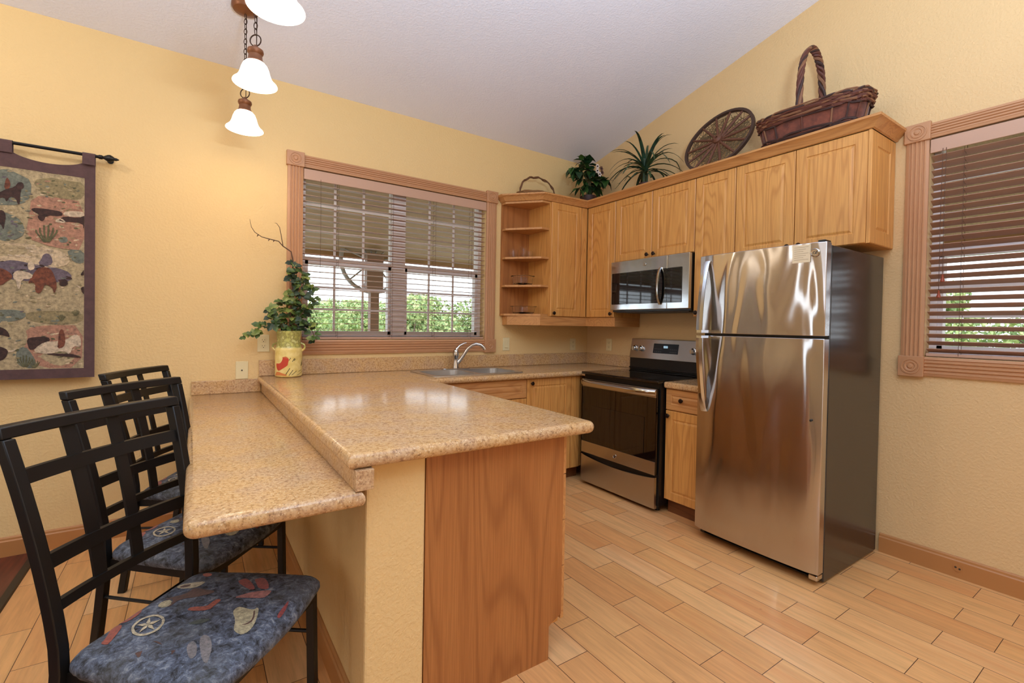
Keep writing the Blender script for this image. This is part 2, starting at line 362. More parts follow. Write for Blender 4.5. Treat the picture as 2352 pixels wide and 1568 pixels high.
ART = {'tap':[('earth',[(-4.057,1.925),(-3.954,1.933),(-3.846,1.924),(-3.838,1.657),(-3.967,1.657),(-4.082,1.702),(-4.067,1.809)]),('earth',[(-4.081,1.223),(-3.986,1.242),(-3.851,1.24),(-3.857,1.003),(-4.03,1.009),(-4.094,1.095),(-4.069,1.166)]),('dust',[(-4.401,1.623),(-4.174,1.665),(-4.051,1.67),(-3.92,1.64),(-3.9,1.578),(-3.986,1.543),(-4.082,1.57),(-4.174,1.571),(-4.401,1.542)]),('hill',[(-4.401,1.534),(-4.174,1.567),(-4.125,1.58),(-4.05,1.564),(-3.96,1.554),(-3.9,1.527),(-3.9,1.482),(-3.966,1.473),(-4.113,1.472),(-4.174,1.493),(-4.401,1.469)]),('sage',[(-4.21,2.018),(-4.15,2.051),(-4.107,2.029),(-4.057,2.004),(-4.06,1.916),(-4.089,1.876),(-4.138,1.86),(-4.209,1.857)]),('sage',[(-3.92,1.658),(-3.845,1.656),(-3.844,1.592),(-3.873,1.58),(-3.907,1.604)]),('sage',[(-4.233,1.306),(-4.137,1.322),(-4.082,1.311),(-4.075,1.28),(-4.137,1.253),(-4.233,1.243)]),('sage',[(-4.209,1.831),(-4.132,1.817),(-4.095,1.788),(-4.076,1.72),(-4.138,1.669),(-4.209,1.687)]),('brush',[(-4.057,2.004),(-3.987,2.035),(-3.921,2.029),(-3.846,2.034),(-3.845,1.942),(-3.921,1.925),(-4.019,1.94)]),('brush',[(-4.082,1.307),(-3.986,1.319),(-3.851,1.314),(-3.851,1.258),(-3.953,1.243),(-4.075,1.263)]),('sage',[(-4.119,1.105),(-4.081,1.13),(-4.05,1.077),(-4.03,1.009),(-4.106,1.012)]),('sage',[(-3.954,1.717),(-3.92,1.726),(-3.914,1.695),(-3.947,1.687)]),('dark',[(-4.198,1.91),(-4.174,1.922),(-4.15,1.944),(-4.12,1.958),(-4.107,1.986),(-4.089,1.989),(-4.084,1.96),(-4.098,1.949),(-4.1,1.874),(-4.108,1.869),(-4.116,1.902),(-4.138,1.907),(-4.15,1.873),(-4.156,1.9),(-4.186,1.886)]),('brown',[(-4.159,1.942),(-4.154,1.986),(-4.147,2.005),(-4.139,1.989),(-4.134,1.968),(-4.141,1.945)]),('dust',[(-4.151,1.925),(-4.138,1.95),(-4.134,1.947),(-4.141,1.926)]),('dark',[(-4.186,1.827),(-4.162,1.834),(-4.151,1.806),(-4.157,1.762),(-4.161,1.727),(-4.169,1.76),(-4.186,1.758)]),('dark',[(-4.06,1.854),(-4.041,1.864),(-3.954,1.861),(-3.935,1.851),(-3.941,1.832),(-4.0,1.83),(-4.011,1.795),(-4.025,1.797),(-4.035,1.818),(-4.027,1.828),(-4.051,1.842)]),('cream',[(-3.937,1.855),(-3.894,1.87),(-3.843,1.869),(-3.842,1.841),(-3.927,1.834)]),('dark',[(-3.927,1.836),(-3.873,1.832),(-3.842,1.855),(-3.842,1.804),(-3.853,1.771),(-3.854,1.807),(-3.921,1.807),(-3.967,1.795),(-3.957,1.811)]),('cream',[(-3.961,1.815),(-3.941,1.823),(-3.921,1.803),(-3.934,1.797),(-3.967,1.797)]),('cactus',[(-4.012,1.684),(-4.042,1.733),(-4.043,1.746),(-4.037,1.746),(-4.034,1.733),(-4.006,1.684)]),('cactus',[(-4.009,1.684),(-4.028,1.735),(-4.028,1.759),(-4.022,1.76),(-4.02,1.734),(-4.002,1.685)]),('cactus',[(-4.005,1.684),(-4.012,1.737),(-4.012,1.774),(-4.006,1.775),(-4.005,1.736),(-3.998,1.685)]),('cactus',[(-4.001,1.685),(-3.996,1.739),(-3.995,1.777),(-3.988,1.778),(-3.988,1.738),(-3.994,1.686)]),('cactus',[(-3.997,1.685),(-3.979,1.741),(-3.977,1.766),(-3.97,1.767),(-3.971,1.74),(-3.99,1.686)]),('cactus',[(-3.993,1.686),(-3.964,1.743),(-3.962,1.756),(-3.955,1.757),(-3.956,1.742),(-3.986,1.687)]),('cactus',[(-4.09,1.016),(-4.11,1.054),(-4.111,1.062),(-4.106,1.062),(-4.105,1.052),(-4.086,1.016)]),('cactus',[(-4.087,1.016),(-4.1,1.053),(-4.101,1.07),(-4.096,1.07),(-4.095,1.052),(-4.083,1.016)]),('cactus',[(-4.085,1.016),(-4.09,1.053),(-4.09,1.079),(-4.085,1.079),(-4.085,1.052),(-4.08,1.016)]),('cactus',[(-4.082,1.016),(-4.079,1.053),(-4.078,1.079),(-4.073,1.079),(-4.073,1.051),(-4.078,1.016)]),('cactus',[(-4.079,1.016),(-4.067,1.052),(-4.066,1.069),(-4.061,1.069),(-4.062,1.051),(-4.075,1.015)]),('cactus',[(-4.077,1.015),(-4.057,1.052),(-4.056,1.061),(-4.051,1.061),(-4.052,1.051),(-4.072,1.015)]),('cactus',[(-4.053,1.011),(-4.067,1.038),(-4.068,1.044),(-4.065,1.044),(-4.064,1.037),(-4.05,1.011)]),('cactus',[(-4.051,1.011),(-4.06,1.038),(-4.061,1.05),(-4.058,1.05),(-4.057,1.037),(-4.048,1.011)]),('cactus',[(-4.049,1.011),(-4.053,1.038),(-4.053,1.056),(-4.05,1.056),(-4.049,1.037),(-4.046,1.011)]),('cactus',[(-4.047,1.011),(-4.045,1.038),(-4.044,1.057),(-4.041,1.056),(-4.041,1.036),(-4.044,1.011)]),('cactus',[(-4.045,1.011),(-4.036,1.037),(-4.035,1.049),(-4.032,1.049),(-4.032,1.036),(-4.042,1.011)]),('cactus',[(-4.043,1.011),(-4.029,1.037),(-4.028,1.043),(-4.025,1.043),(-4.025,1.036),(-4.04,1.011)]),('cactus',[(-3.944,1.266),(-3.955,1.284),(-3.955,1.289),(-3.953,1.289),(-3.952,1.284),(-3.942,1.266)]),('cactus',[(-3.943,1.266),(-3.95,1.284),(-3.95,1.293),(-3.948,1.293),(-3.947,1.284),(-3.94,1.266)]),('cactus',[(-3.941,1.266),(-3.944,1.285),(-3.944,1.298),(-3.942,1.298),(-3.941,1.284),(-3.939,1.266)]),('cactus',[(-3.94,1.266),(-3.938,1.285),(-3.938,1.298),(-3.935,1.298),(-3.935,1.284),(-3.938,1.266)]),('cactus',[(-3.938,1.266),(-3.932,1.285),(-3.931,1.294),(-3.929,1.294),(-3.929,1.284),(-3.936,1.266)]),('cactus',[(-3.937,1.266),(-3.927,1.285),(-3.926,1.289),(-3.924,1.29),(-3.924,1.284),(-3.935,1.266)]),('cactus',[(-3.887,1.294),(-3.898,1.313),(-3.898,1.318),(-3.896,1.318),(-3.895,1.313),(-3.885,1.294)]),('cactus',[(-3.886,1.294),(-3.893,1.313),(-3.893,1.322),(-3.891,1.322),(-3.89,1.313),(-3.883,1.294)]),('cactus',[(-3.884,1.294),(-3.887,1.314),(-3.887,1.327),(-3.885,1.327),(-3.884,1.313),(-3.882,1.294)]),('cactus',[(-3.883,1.294),(-3.881,1.314),(-3.88,1.328),(-3.878,1.328),(-3.878,1.313),(-3.88,1.294)]),('cactus',[(-3.881,1.294),(-3.875,1.314),(-3.874,1.323),(-3.871,1.323),(-3.872,1.313),(-3.879,1.294)]),('cactus',[(-3.88,1.294),(-3.869,1.314),(-3.868,1.319),(-3.866,1.319),(-3.866,1.314),(-3.877,1.294)]),('brown',[(-4.05,1.511),(-4.035,1.539),(-4.012,1.552),(-3.986,1.548),(-3.97,1.518),(-3.956,1.455),(-3.968,1.405),(-3.976,1.445),(-4.005,1.461),(-4.012,1.434),(-4.026,1.405),(-4.043,1.419),(-4.041,1.459),(-4.057,1.467),(-4.072,1.457)]),('hill',[(-4.033,1.566),(-4.019,1.594),(-4.011,1.62),(-3.993,1.628),(-3.978,1.607),(-3.974,1.571),(-4.006,1.552)]),('cream',[(-4.073,1.563),(-4.06,1.58),(-4.047,1.569),(-4.043,1.539),(-4.066,1.526)]),('cream',[(-4.125,1.514),(-4.101,1.529),(-4.05,1.511),(-4.057,1.484),(-4.094,1.482),(-4.099,1.429),(-4.11,1.433),(-4.114,1.472),(-4.125,1.48)]),('brown',[(-4.209,1.525),(-4.174,1.536),(-4.137,1.514),(-4.125,1.488),(-4.149,1.465),(-4.168,1.442),(-4.209,1.44)]),('dark',[(-3.95,1.487),(-3.917,1.494),(-3.913,1.458),(-3.947,1.451)]),('dark',[(-4.075,1.166),(-4.05,1.176),(-3.992,1.179),(-3.982,1.155),(-4.005,1.148),(-4.031,1.121),(-4.059,1.104),(-4.069,1.121)]),('cream',[(-4.047,1.112),(-4.005,1.152),(-3.966,1.152),(-3.952,1.155),(-3.919,1.161),(-3.892,1.188),(-3.872,1.189),(-3.859,1.165),(-3.86,1.119),(-3.892,1.129),(-3.905,1.078),(-3.932,1.103),(-3.992,1.083),(-4.043,1.094)]),('brown',[(-3.952,1.156),(-3.949,1.206),(-3.938,1.222),(-3.929,1.207),(-3.922,1.156),(-3.929,1.12),(-3.956,1.111)]),('dark',[(-3.998,1.089),(-3.899,1.085),(-3.86,1.068),(-3.86,1.059),(-3.992,1.08)]),('dark',[(-4.197,1.235),(-4.167,1.226),(-4.146,1.209),(-4.136,1.173),(-4.152,1.181),(-4.173,1.187),(-4.197,1.183)]),('dark',[(-4.197,1.132),(-4.173,1.127),(-4.143,1.109),(-4.149,1.075),(-4.167,1.053),(-4.197,1.054)]),('cream',[(-4.146,1.107),(-4.128,1.105),(-4.114,1.12),(-4.119,1.1),(-4.143,1.096)]),('dark',[(-3.862,1.452),(-3.843,1.458),(-3.843,1.411),(-3.857,1.423)]),('cream',[(-3.881,1.467),(-3.861,1.452),(-3.863,1.445),(-3.878,1.458)]),('dark',[(-3.864,1.521),(-3.852,1.545),(-3.844,1.555),(-3.844,1.525),(-3.855,1.517)])],'seat':[('red',[(0.2,0.141),(0.202,0.16),(0.213,0.167),(0.243,0.148),(0.28,0.114),(0.276,0.105),(0.26,0.108)]),('red',[(0.24,0.164),(0.249,0.173),(0.263,0.18),(0.299,0.149),(0.322,0.114),(0.289,0.115),(0.267,0.138)]),('pink',[(0.249,0.057),(0.273,0.085),(0.287,0.096),(0.332,0.117),(0.338,0.092),(0.333,0.072),(0.291,0.065)]),('tan',[(0.294,-0.001),(0.292,0.016),(0.299,0.024),(0.341,0.016),(0.347,0.034),(0.368,-0.0),(0.384,-0.038),(0.387,-0.063),(0.379,-0.078),(0.36,-0.074),(0.345,-0.064),(0.327,-0.032)]),('brown',[(0.35,-0.044),(0.366,-0.042),(0.371,-0.021),(0.351,0.014),(0.343,0.018),(0.365,-0.017),(0.362,-0.037)]),('cream',[(0.035,0.097),(0.044,0.111),(0.063,0.117),(0.105,0.132),(0.11,0.113),(0.102,0.09),(0.059,0.086)]),('brown',[(0.047,0.097),(0.055,0.107),(0.075,0.112),(0.077,0.096),(0.059,0.091)]),('brown',[(0.053,0.031),(0.095,0.056),(0.102,0.071),(0.1,0.093),(0.14,0.086),(0.177,0.083),(0.175,0.067),(0.141,0.044),(0.118,0.038),(0.105,0.027),(0.108,-0.001),(0.098,-0.005),(0.091,0.034)]),('tan',[(0.066,-0.001),(0.061,0.023),(0.083,0.031),(0.104,0.004),(0.092,-0.01)]),('rust',[(0.168,-0.014),(0.169,0.001),(0.209,0.008),(0.209,0.025),(0.21,0.046),(0.226,0.045),(0.229,0.022),(0.228,-0.007),(0.192,-0.015)]),('rust',[(0.061,-0.156),(0.057,-0.139),(0.028,-0.096),(0.034,-0.083),(0.052,-0.088),(0.07,-0.123),(0.084,-0.155),(0.076,-0.159)]),('rust',[(0.02,-0.072),(0.021,-0.058),(0.023,-0.046),(0.025,-0.027),(0.03,-0.015),(0.044,-0.024),(0.051,-0.053),(0.045,-0.073),(0.035,-0.078)]),('grey',[(0.283,-0.145),(0.276,-0.129),(0.279,-0.12),(0.299,-0.13),(0.324,-0.16),(0.324,-0.175),(0.311,-0.17)]),('grey',[(0.301,-0.126),(0.288,-0.105),(0.292,-0.096),(0.314,-0.104),(0.342,-0.133),(0.362,-0.167),(0.369,-0.183),(0.351,-0.176)]),('tan',[(-0.04,0.034),(-0.038,0.066),(-0.028,0.092),(-0.001,0.117),(0.018,0.099),(0.016,0.075),(0.012,0.042),(-0.013,0.026)]),('rust',[(0.06,0.169),(0.063,0.183),(0.087,0.179),(0.097,0.163),(0.082,0.156)]),('brown',[(0.174,-0.174),(0.186,-0.166),(0.196,-0.182),(0.194,-0.186)]),('brown',[(0.183,-0.134),(0.199,-0.134),(0.217,-0.142),(0.207,-0.141)]),('brown',[(0.254,-0.157),(0.263,-0.154),(0.266,-0.169)]),('green',[(0.045,0.195),(0.08,0.196),(0.113,0.213),(0.088,0.187),(0.063,0.183)]),('green',[(0.217,-0.063),(0.233,-0.046),(0.256,-0.041),(0.263,-0.037),(0.256,-0.06),(0.225,-0.068)]),('red',[(0.417,0.007),(0.41,0.049),(0.406,0.084),(0.421,0.051),(0.429,0.004)]),('cream',[(0.139,-0.054),(0.149,-0.063),(0.144,-0.067),(0.136,-0.059)]),('cream',[(0.149,-0.063),(0.156,-0.074),(0.15,-0.075),(0.144,-0.067)]),('cream',[(0.156,-0.074),(0.16,-0.085),(0.153,-0.084),(0.15,-0.075)]),('cream',[(0.16,-0.085),(0.163,-0.095),(0.154,-0.093),(0.153,-0.084)]),('cream',[(0.163,-0.095),(0.161,-0.104),(0.153,-0.1),(0.154,-0.093)]),('cream',[(0.161,-0.104),(0.156,-0.112),(0.15,-0.107),(0.153,-0.1)]),('cream',[(0.156,-0.112),(0.15,-0.118),(0.144,-0.112),(0.15,-0.107)]),('cream',[(0.15,-0.118),(0.142,-0.122),(0.138,-0.115),(0.144,-0.112)]),('cream',[(0.142,-0.122),(0.131,-0.123),(0.129,-0.116),(0.138,-0.115)]),('cream',[(0.131,-0.123),(0.12,-0.121),(0.12,-0.114),(0.129,-0.116)]),('cream',[(0.12,-0.121),(0.109,-0.117),(0.112,-0.111),(0.12,-0.114)]),('cream',[(0.109,-0.117),(0.099,-0.11),(0.103,-0.105),(0.112,-0.111)]),('cream',[(0.099,-0.11),(0.09,-0.102),(0.095,-0.099),(0.103,-0.105)]),('cream',[(0.09,-0.102),(0.082,-0.092),(0.088,-0.09),(0.095,-0.099)]),('cream',[(0.082,-0.092),(0.077,-0.081),(0.085,-0.081),(0.088,-0.09)]),('cream',[(0.077,-0.081),(0.074,-0.071),(0.083,-0.073),(0.085,-0.081)]),('cream',[(0.074,-0.071),(0.075,-0.061),(0.083,-0.064),(0.083,-0.073)]),('cream',[(0.075,-0.061),(0.079,-0.052),(0.087,-0.057),(0.083,-0.064)]),('cream',[(0.079,-0.052),(0.085,-0.045),(0.092,-0.053),(0.087,-0.057)]),('cream',[(0.085,-0.045),(0.095,-0.041),(0.099,-0.049),(0.092,-0.053)]),('cream',[(0.095,-0.041),(0.106,-0.04),(0.108,-0.048),(0.099,-0.049)]),('cream',[(0.106,-0.04),(0.117,-0.043),(0.118,-0.05),(0.108,-0.048)]),('cream',[(0.117,-0.043),(0.129,-0.047),(0.127,-0.054),(0.118,-0.05)]),('cream',[(0.129,-0.047),(0.139,-0.054),(0.136,-0.059),(0.127,-0.054)]),('cream',[(0.135,-0.06),(0.13,-0.08),(0.119,-0.082),(0.118,-0.071)]),('cream',[(0.152,-0.098),(0.129,-0.093),(0.119,-0.082),(0.131,-0.083)]),('cream',[(0.124,-0.114),(0.115,-0.093),(0.119,-0.082),(0.126,-0.094)]),('cream',[(0.088,-0.086),(0.106,-0.078),(0.119,-0.082),(0.111,-0.09)]),('cream',[(0.095,-0.053),(0.115,-0.071),(0.119,-0.082),(0.107,-0.076)])],'pot':[('rooster',[(-64.0,1.005),(-47.7,1.005),(-35.4,1.008),(-26.9,1.029),(-24.9,1.042),(-27.9,1.046),(-17.0,1.051),(-11.4,1.052),(-1.2,1.042),(0.6,1.029),(-3.1,1.005),(-4.0,0.993),(-24.9,0.972),(-45.0,0.956),(-56.6,0.969)]),('comb',[(-27.9,1.046),(-15.1,1.052),(-2.2,1.043),(-1.2,1.036),(-11.4,1.042)]),('mark',[(-13.0,0.935),(3.5,0.975),(6.8,0.975),(-9.7,0.935)]),('mark',[(-0.1,0.926),(16.5,0.963),(20.0,0.963),(3.1,0.926)]),('mark',[(10.9,0.929),(32.7,0.956),(36.7,0.956),(14.3,0.929)]),('mark',[(34.8,0.926),(72.6,0.95),(75.9,0.95),(39.0,0.926)]),('mark',[(12.7,1.017),(22.3,1.039),(25.9,1.039),(16.1,1.017)]),('mark',[(-0.1,1.026),(6.3,1.043),(9.6,1.043),(3.1,1.026)]),('mark',[(20.4,1.023),(26.4,1.036),(30.1,1.036),(23.9,1.023)]),('mark',[(59.1,0.987),(65.0,1.005),(74.5,1.005),(66.3,0.987)]),('mark',[(62.9,1.005),(72.6,1.023),(75.9,1.023),(71.4,1.005)]),('mark',[(41.8,0.95),(59.1,0.96),(66.3,0.96),(46.4,0.95)]),('base',[(-68.5,0.926),(-35.4,0.928),(-9.5,0.925),(-7.7,0.932),(-35.4,0.935),(-40.1,0.95),(-56.6,0.95)])]}

# ================================================================== the setting
XL, YF = -7.0, -7.0
CZ, CS, YR = 2.9146, .2408, -4.2
def ceil_z(y): return CZ - CS*y if y > YR else CZ - CS*YR + CS*(y-YR)*1.0
# window openings
W1 = (-2.715, -1.225, 1.155, 2.362)       # x0 x1 z0 z1 on the back wall
W2 = (-4.15, -2.69, 1.15, 2.345)          # y0 y1 z0 z1 on the right wall
def wall_with_hole(a0, a1, top, hole, th, P):
    """P(a, z, d) maps along-wall, height, depth to 3D; d=0 inner face, d=th outer"""
    mb = MB(); h0, h1, z0, z1 = hole
    def cell(b0, b1, za0, za1, zb0, zb1):
        vs = [P(b0,za0,0),P(b1,zb0,0),P(b1,zb1,0),P(b0,za1,0),P(b0,za0,th),P(b1,zb0,th),P(b1,zb1,th),P(b0,za1,th)]
        mb.add(vs, [(0,1,2,3),(7,6,5,4),(0,4,5,1),(1,5,6,2),(2,6,7,3),(3,7,4,0)])
    cell(a0, h0, 0, top(a0), 0, top(h0)); cell(h1, a1, 0, top(h1), 0, top(a1))
    cell(h0, h1, 0, z0, 0, z0); cell(h0, h1, z1, top(h0), z1, top(h1)); return mb
struct('wall_back', wall_with_hole(XL, .16, lambda a: CZ, W1, .16, lambda a, z, d: (a, d, z)), M['wall'])
struct('wall_left', wall_with_hole(YR, 0, ceil_z, (-1.00,-.40,0,2.08), .16, lambda a, z, d: (XL-d, a, z)), M['wall'])
# glazed patio door at the far end of the left wall (seen mirrored in the refrigerator)
pd = Thing('door_1', None, None, (XL-.08,-.7,0), kind='structure')
mb = MB(); mb.box(XL-.11,XL-.05,-.999,-.94,.002,2.079); mb.box(XL-.11,XL-.05,-.46,-.401,.002,2.079); mb.box(XL-.11,XL-.05,-.94,-.46,2.00,2.079); mb.box(XL-.11,XL-.05,-.94,-.46,.002,.10); pd.part('frame', mb, M['whitevinyl'])
mb = MB(); mb.box(XL-.082,XL-.078,-.94,-.46,.10,2.00); pd.part('pane', mb, M['glass'])
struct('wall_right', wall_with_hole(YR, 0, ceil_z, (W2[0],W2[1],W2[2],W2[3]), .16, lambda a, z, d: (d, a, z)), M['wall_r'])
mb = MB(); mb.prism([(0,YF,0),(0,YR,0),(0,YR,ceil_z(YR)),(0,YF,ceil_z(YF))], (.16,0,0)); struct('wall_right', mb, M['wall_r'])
mb = MB(); mb.prism([(XL,YF,0),(XL,YR,0),(XL,YR,ceil_z(YR)),(XL,YF,ceil_z(YF))], (-.16,0,0)); struct('wall_left', mb, M['wall'])
mb = MB(); mb.box(XL-.16,.16,YF-.16,YF,0,ceil_z(YF)); struct('wall_front', mb, M['wall'])
mb = MB()
mb.prism([(XL-.16,.16,CZ-CS*.16),(XL-.16,YR,ceil_z(YR)),(XL-.16,YF-.16,ceil_z(YF)),(XL-.16,YF-.16,ceil_z(YF)+.12),(XL-.16,YR,ceil_z(YR)+.12),(XL-.16,.16,CZ-CS*.16+.12)], (-XL+.32,0,0))
struct('ceiling', mb, M['ceiling'])

# wood-look plank tiles
a = N('maple_plank_tile').set(rough=.3, spec=.45)
v = a.coord(); sep = a.n('ShaderNodeSeparateXYZ'); a.l(v, 0, sep, 0)
px = a.math('MULTIPLY_ADD', sep, -1.0, ai=1); px.inputs[2].default_value = -.430 + .447*20
py = a.math('MULTIPLY_ADD', sep, -1.0, ai=0); py.inputs[2].default_value = -.354 + .1535*20
cmb = a.n('ShaderNodeCombineXYZ'); a.l(px, 0, cmb, 0); a.l(py, 0, cmb, 1)
br = a.n('ShaderNodeTexBrick'); br.offset = .351; br.offset_frequency = 2; br.squash = 1
br.inputs['Scale'].default_value = 1; br.inputs['Brick Width'].default_value = .447; br.inputs['Row Height'].default_value = .1535
br.inputs['Mortar Size'].default_value = .0014; br.inputs['Mortar Smooth'].default_value = .25; br.inputs['Bias'].default_value = 0
br.inputs['Color1'].default_value = (0,0,0,1); br.inputs['Color2'].default_value = (1,1,1,1); br.inputs['Mortar'].default_value = (.5,.5,.5,1)
a.l(cmb, 0, br, 0)
# shift the grain for each tile
rnd = a.math('MULTIPLY', br, 37.0)
add = a.n('ShaderNodeCombineXYZ'); a.l(rnd, 0, add, 2); a.l(rnd, 0, add, 0)
vm = a.n('ShaderNodeVectorMath', operation='ADD'); a.l(v, 0, vm, 0); a.l(add, 0, vm, 1)
mp = a.n('ShaderNodeMapping'); mp.inputs['Scale'].default_value = (1,.07,1); a.l(vm, 0, mp, 0)
g1 = a.noise(mp, 55, 4, .65); g2 = a.noise(mp, 10, 2, .5, .5)
tone = a.ramp(br, 0, [(0,lin((222,162,100))),(.35,lin((230,176,116))),(.7,lin((216,152,92))),(1,lin((234,184,128)))])
gr = a.ramp(g1, 0, [(.30,(0,0,0,1)),(.62,(1,1,1,1))])
t1 = a.mix(.22, tone, gr, mode='MULTIPLY')
pk = a.ramp(g2, 0, [(.50,(0,0,0,1)),(.72,(1,1,1,1))]); pk2 = a.math('MULTIPLY', pk, .5)
t2 = a.mix(pk2, t1, lin((206,134,78)))
kn = a.n('ShaderNodeTexVoronoi'); kn.inputs['Scale'].default_value = 5.5; a.l(vm, 0, kn, 'Vector')
kr = a.ramp(kn, 'Distance', [(.0,(1,1,1,1)),(.045,(0,0,0,1))]); kr2 = a.math('MULTIPLY', kr, .55)
t3 = a.mix(kr2, t2, lin((160,88,44)))
t4 = a.mix(br, t3, lin((84,54,34)), fi=1)
a.l(t4, 0, a.b, 'Base Color')
inv = a.math('SUBTRACT', 1.0, br, bi=1); bp = a.bump(inv, 0, .5, .0015); a.bump(g1, 0, .05, .0008, bp)
M['floor'] = a.m
mb = MB(); mb.box(XL-.16,.16,YF-.16,.16,-.1,0); struct('floor', mb, M['floor'])

# baseboards
def baseboard(name, P, a0, a1, h=.108, t=.016):
    mb = MB(); prof = [(0,0),(t,0),(t,h-.022),(t-.005,h-.016),(t-.006,h-.006),(.004,h),(0,h)]
    mb.prism([P(a0,d,z) for d, z in prof], Vector(P(a1,0,0))-Vector(P(a0,0,0))); struct(name, mb, M['baseboard'])
baseboard('baseboard_back', lambda a, d, z: (a,-d,z), XL, -2.912)
baseboard('baseboard_right', lambda a, d, z: (-d,a,z), YF, -2.515)
baseboard('baseboard_peninsula', lambda a, d, z: (-2.912-d,a,z), -2.165, -.017)
# half wall carrying the bar, with its yellow end post
mb = MB(); mb.box(-2.912,-2.722,-2.172,0,0,.868); o = struct('wall_peninsula', mb, M['wall'], bevel=.008)
# dark floor of the next room and its threshold strip
a = N('dark_red_wood_floor').set(rough=.35); v = a.coord((1,.08,1)); n = a.noise(v, 60, 3)
a.l(a.ramp(n, 0, [(.3,lin((70,28,20))),(.7,lin((104,48,34)))]), 0, a.b, 'Base Color')
mb = MB(); mb.box(XL,-4.058,YF,-.017,0,.006); struct('floor', mb, a.m)
mb = MB(); mb.prism([(-4.062,-.018,0),(-4.026,-.018,0),(-4.030,-.018,.010),(-4.058,-.018,.012)], (0,YF+.02,0))
struct('trim_1', mb, plain('black_threshold_strip', (30,26,22), .4))

# ------------------------------------------------------------------ windows
def make_window(idx, P, a0, a1, z0, z1, rail_z, mull, sgn):
    """P(a, z, d): d>0 into the room"""
    w = Thing('window_%d' % idx, None, None, P((a0+a1)/2, z0, 0), kind='structure')
    def bx(mb, b0, b1, c0, c1, d0, d1):
        p, q = P(b0,c0,d0), P(b1,c1,d1); mb.box(p[0],q[0],p[1],q[1],p[2],q[2])
    # fluted casing
    def flute(mb, b0, b1, c0, c1, horizontal):
        wd = (c1-c0) if horizontal else (b1-b0)
        prof = [(0,0),(0,.013)]
        n = 4; e = .012; step = (wd-2*e)/n
        prof += [(e,.016)]
        for k in range(n):
            s0 = e+k*step
            prof += [(s0+step*.12,.018),(s0+step*.38,.018),(s0+step*.55,.0115),(s0+step*.80,.0115),(s0+step,.016)]
        prof += [(wd,.013),(wd,0)]
        if horizontal: pts = [P(b0, c0+x, y) for x, y in prof]; e2 = Vector(P(b1,c0,0))-Vector(P(b0,c0,0))
        else: pts = [P(b0+x, c0, y) for x, y in prof]; e2 = Vector(P(b0,c1,0))-Vector(P(b0,c0,0))
        mb.prism(pts, e2)
    o = .105; ot = .088; ob = .112
    for nm, args in (('side_casing',(a0-o+.005,a0,z0-.004,z1,False)),('side_casing',(a1,a1+o-.005,z0-.004,z1,False)),('head_casing',(a0-.004,a1+.004,z1,z1+ot-.006,True)),('apron_casing',(a0-.004,a1+.004,z0-ob+.008,z0-.002,True))):
        mb = MB(); flute(mb, *args); w.part(nm, mb, M['trimwood'])
    for ax, az in ((a0-o-.004,z1-.006),(a1-.006,z1-.006),(a0-o-.004,z0-ob),(a1-.006,z0-ob)):
        bw, bh = .114, (.100 if az > z0 else .114); mb = MB(); bx(mb, ax, ax+bw, az, az+bh, 0, .028)
        c = P(ax+bw/2, az+bh/2, .028); nv = Vector(P(0,0,1))-Vector(P(0,0,0))
        axis = 'y' if abs(nv.y) > .5 else 'x'; sg = nv.y if axis == 'y' else nv.x
        blk = w.part('rosette_block', mb, M['trimwood'], bevel=.003)
        r = MB(); r.lathe([(.043,-sg*.002),(.043,sg*.004),(.036,sg*.004),(.034,sg*.0005),(.030,sg*.0005),(.028,sg*.004),(.022,sg*.004),(.017,sg*.0005),(.013,sg*.001),(.010,sg*.006),(.001,sg*.007)], c, 28, axis=axis)
        w.part('rosette', r, M['trimwood'], parent=blk, smooth=True)
    # vinyl frame, sashes, muntins
    d0, d1 = -.135, -.095
    fr = MB(); t = .032
    bx(fr, a0, a1, z0, z0+t, -.155, -.075); bx(fr, a0, a1, z1-t, z1, -.155, -.075); bx(fr, a0, a0+t, z0+t, z1-t, -.155, -.075); bx(fr, a1-t, a1, z0+t, z1-t, -.155, -.075)
    cells = []
    if mull: bx(fr, mull[0], mull[1], z0+t, z1-t, -.155, -.070); cells = [(a0+t,mull[0]),(mull[1],a1-t)]
    else: cells = [(a0+t,a1-t)]
    w.part('frame', fr, M['whitevinyl'], bevel=.002)
    for c0, c1 in cells:
        mt = MB(); bx(mt, c0, c1, rail_z-.027, rail_z+.027, d0, d1+.012)
        bx(mt, c0, c0+.022, z0+t, rail_z, d0, d1+.012); bx(mt, c1-.022, c1, z0+t, rail_z, d0, d1+.012); bx(mt, c0, c1, z0+t, z0+t+.03, d0, d1+.012)
        s = w.part('sash', mt, M['whitevinyl'])
        mt = MB()
        for (s0, s1) in ((z0+t+.03, rail_z-.027), (rail_z+.027, z1-t)):
            for k in (1, 2):
                zc = s0+(s1-s0)*k/3; xc = c0+(c1-c0)*k/3
                bx(mt, c0, c1, zc-.008, zc+.008, -.120, -.110); bx(mt, xc-.008, xc+.008, s0, s1, -.1195, -.1105)
        w.part('muntin', mt, M['whitevinyl'], parent=s)
        g = MB(); bx(g, c0+.001, c1-.001, z0+t, z1-t, -.1255, -.1235); w.part('pane', g, M['glass'])
    return w
P1 = lambda a, z, d: (a, -d, z)
P2 = lambda a, z, d: (-d, a, z)
make_window(1, P1, *W1, 1.728, (-2.045,-1.932), 1)
make_window(2, P2, *W2, 1.728, None, 1)

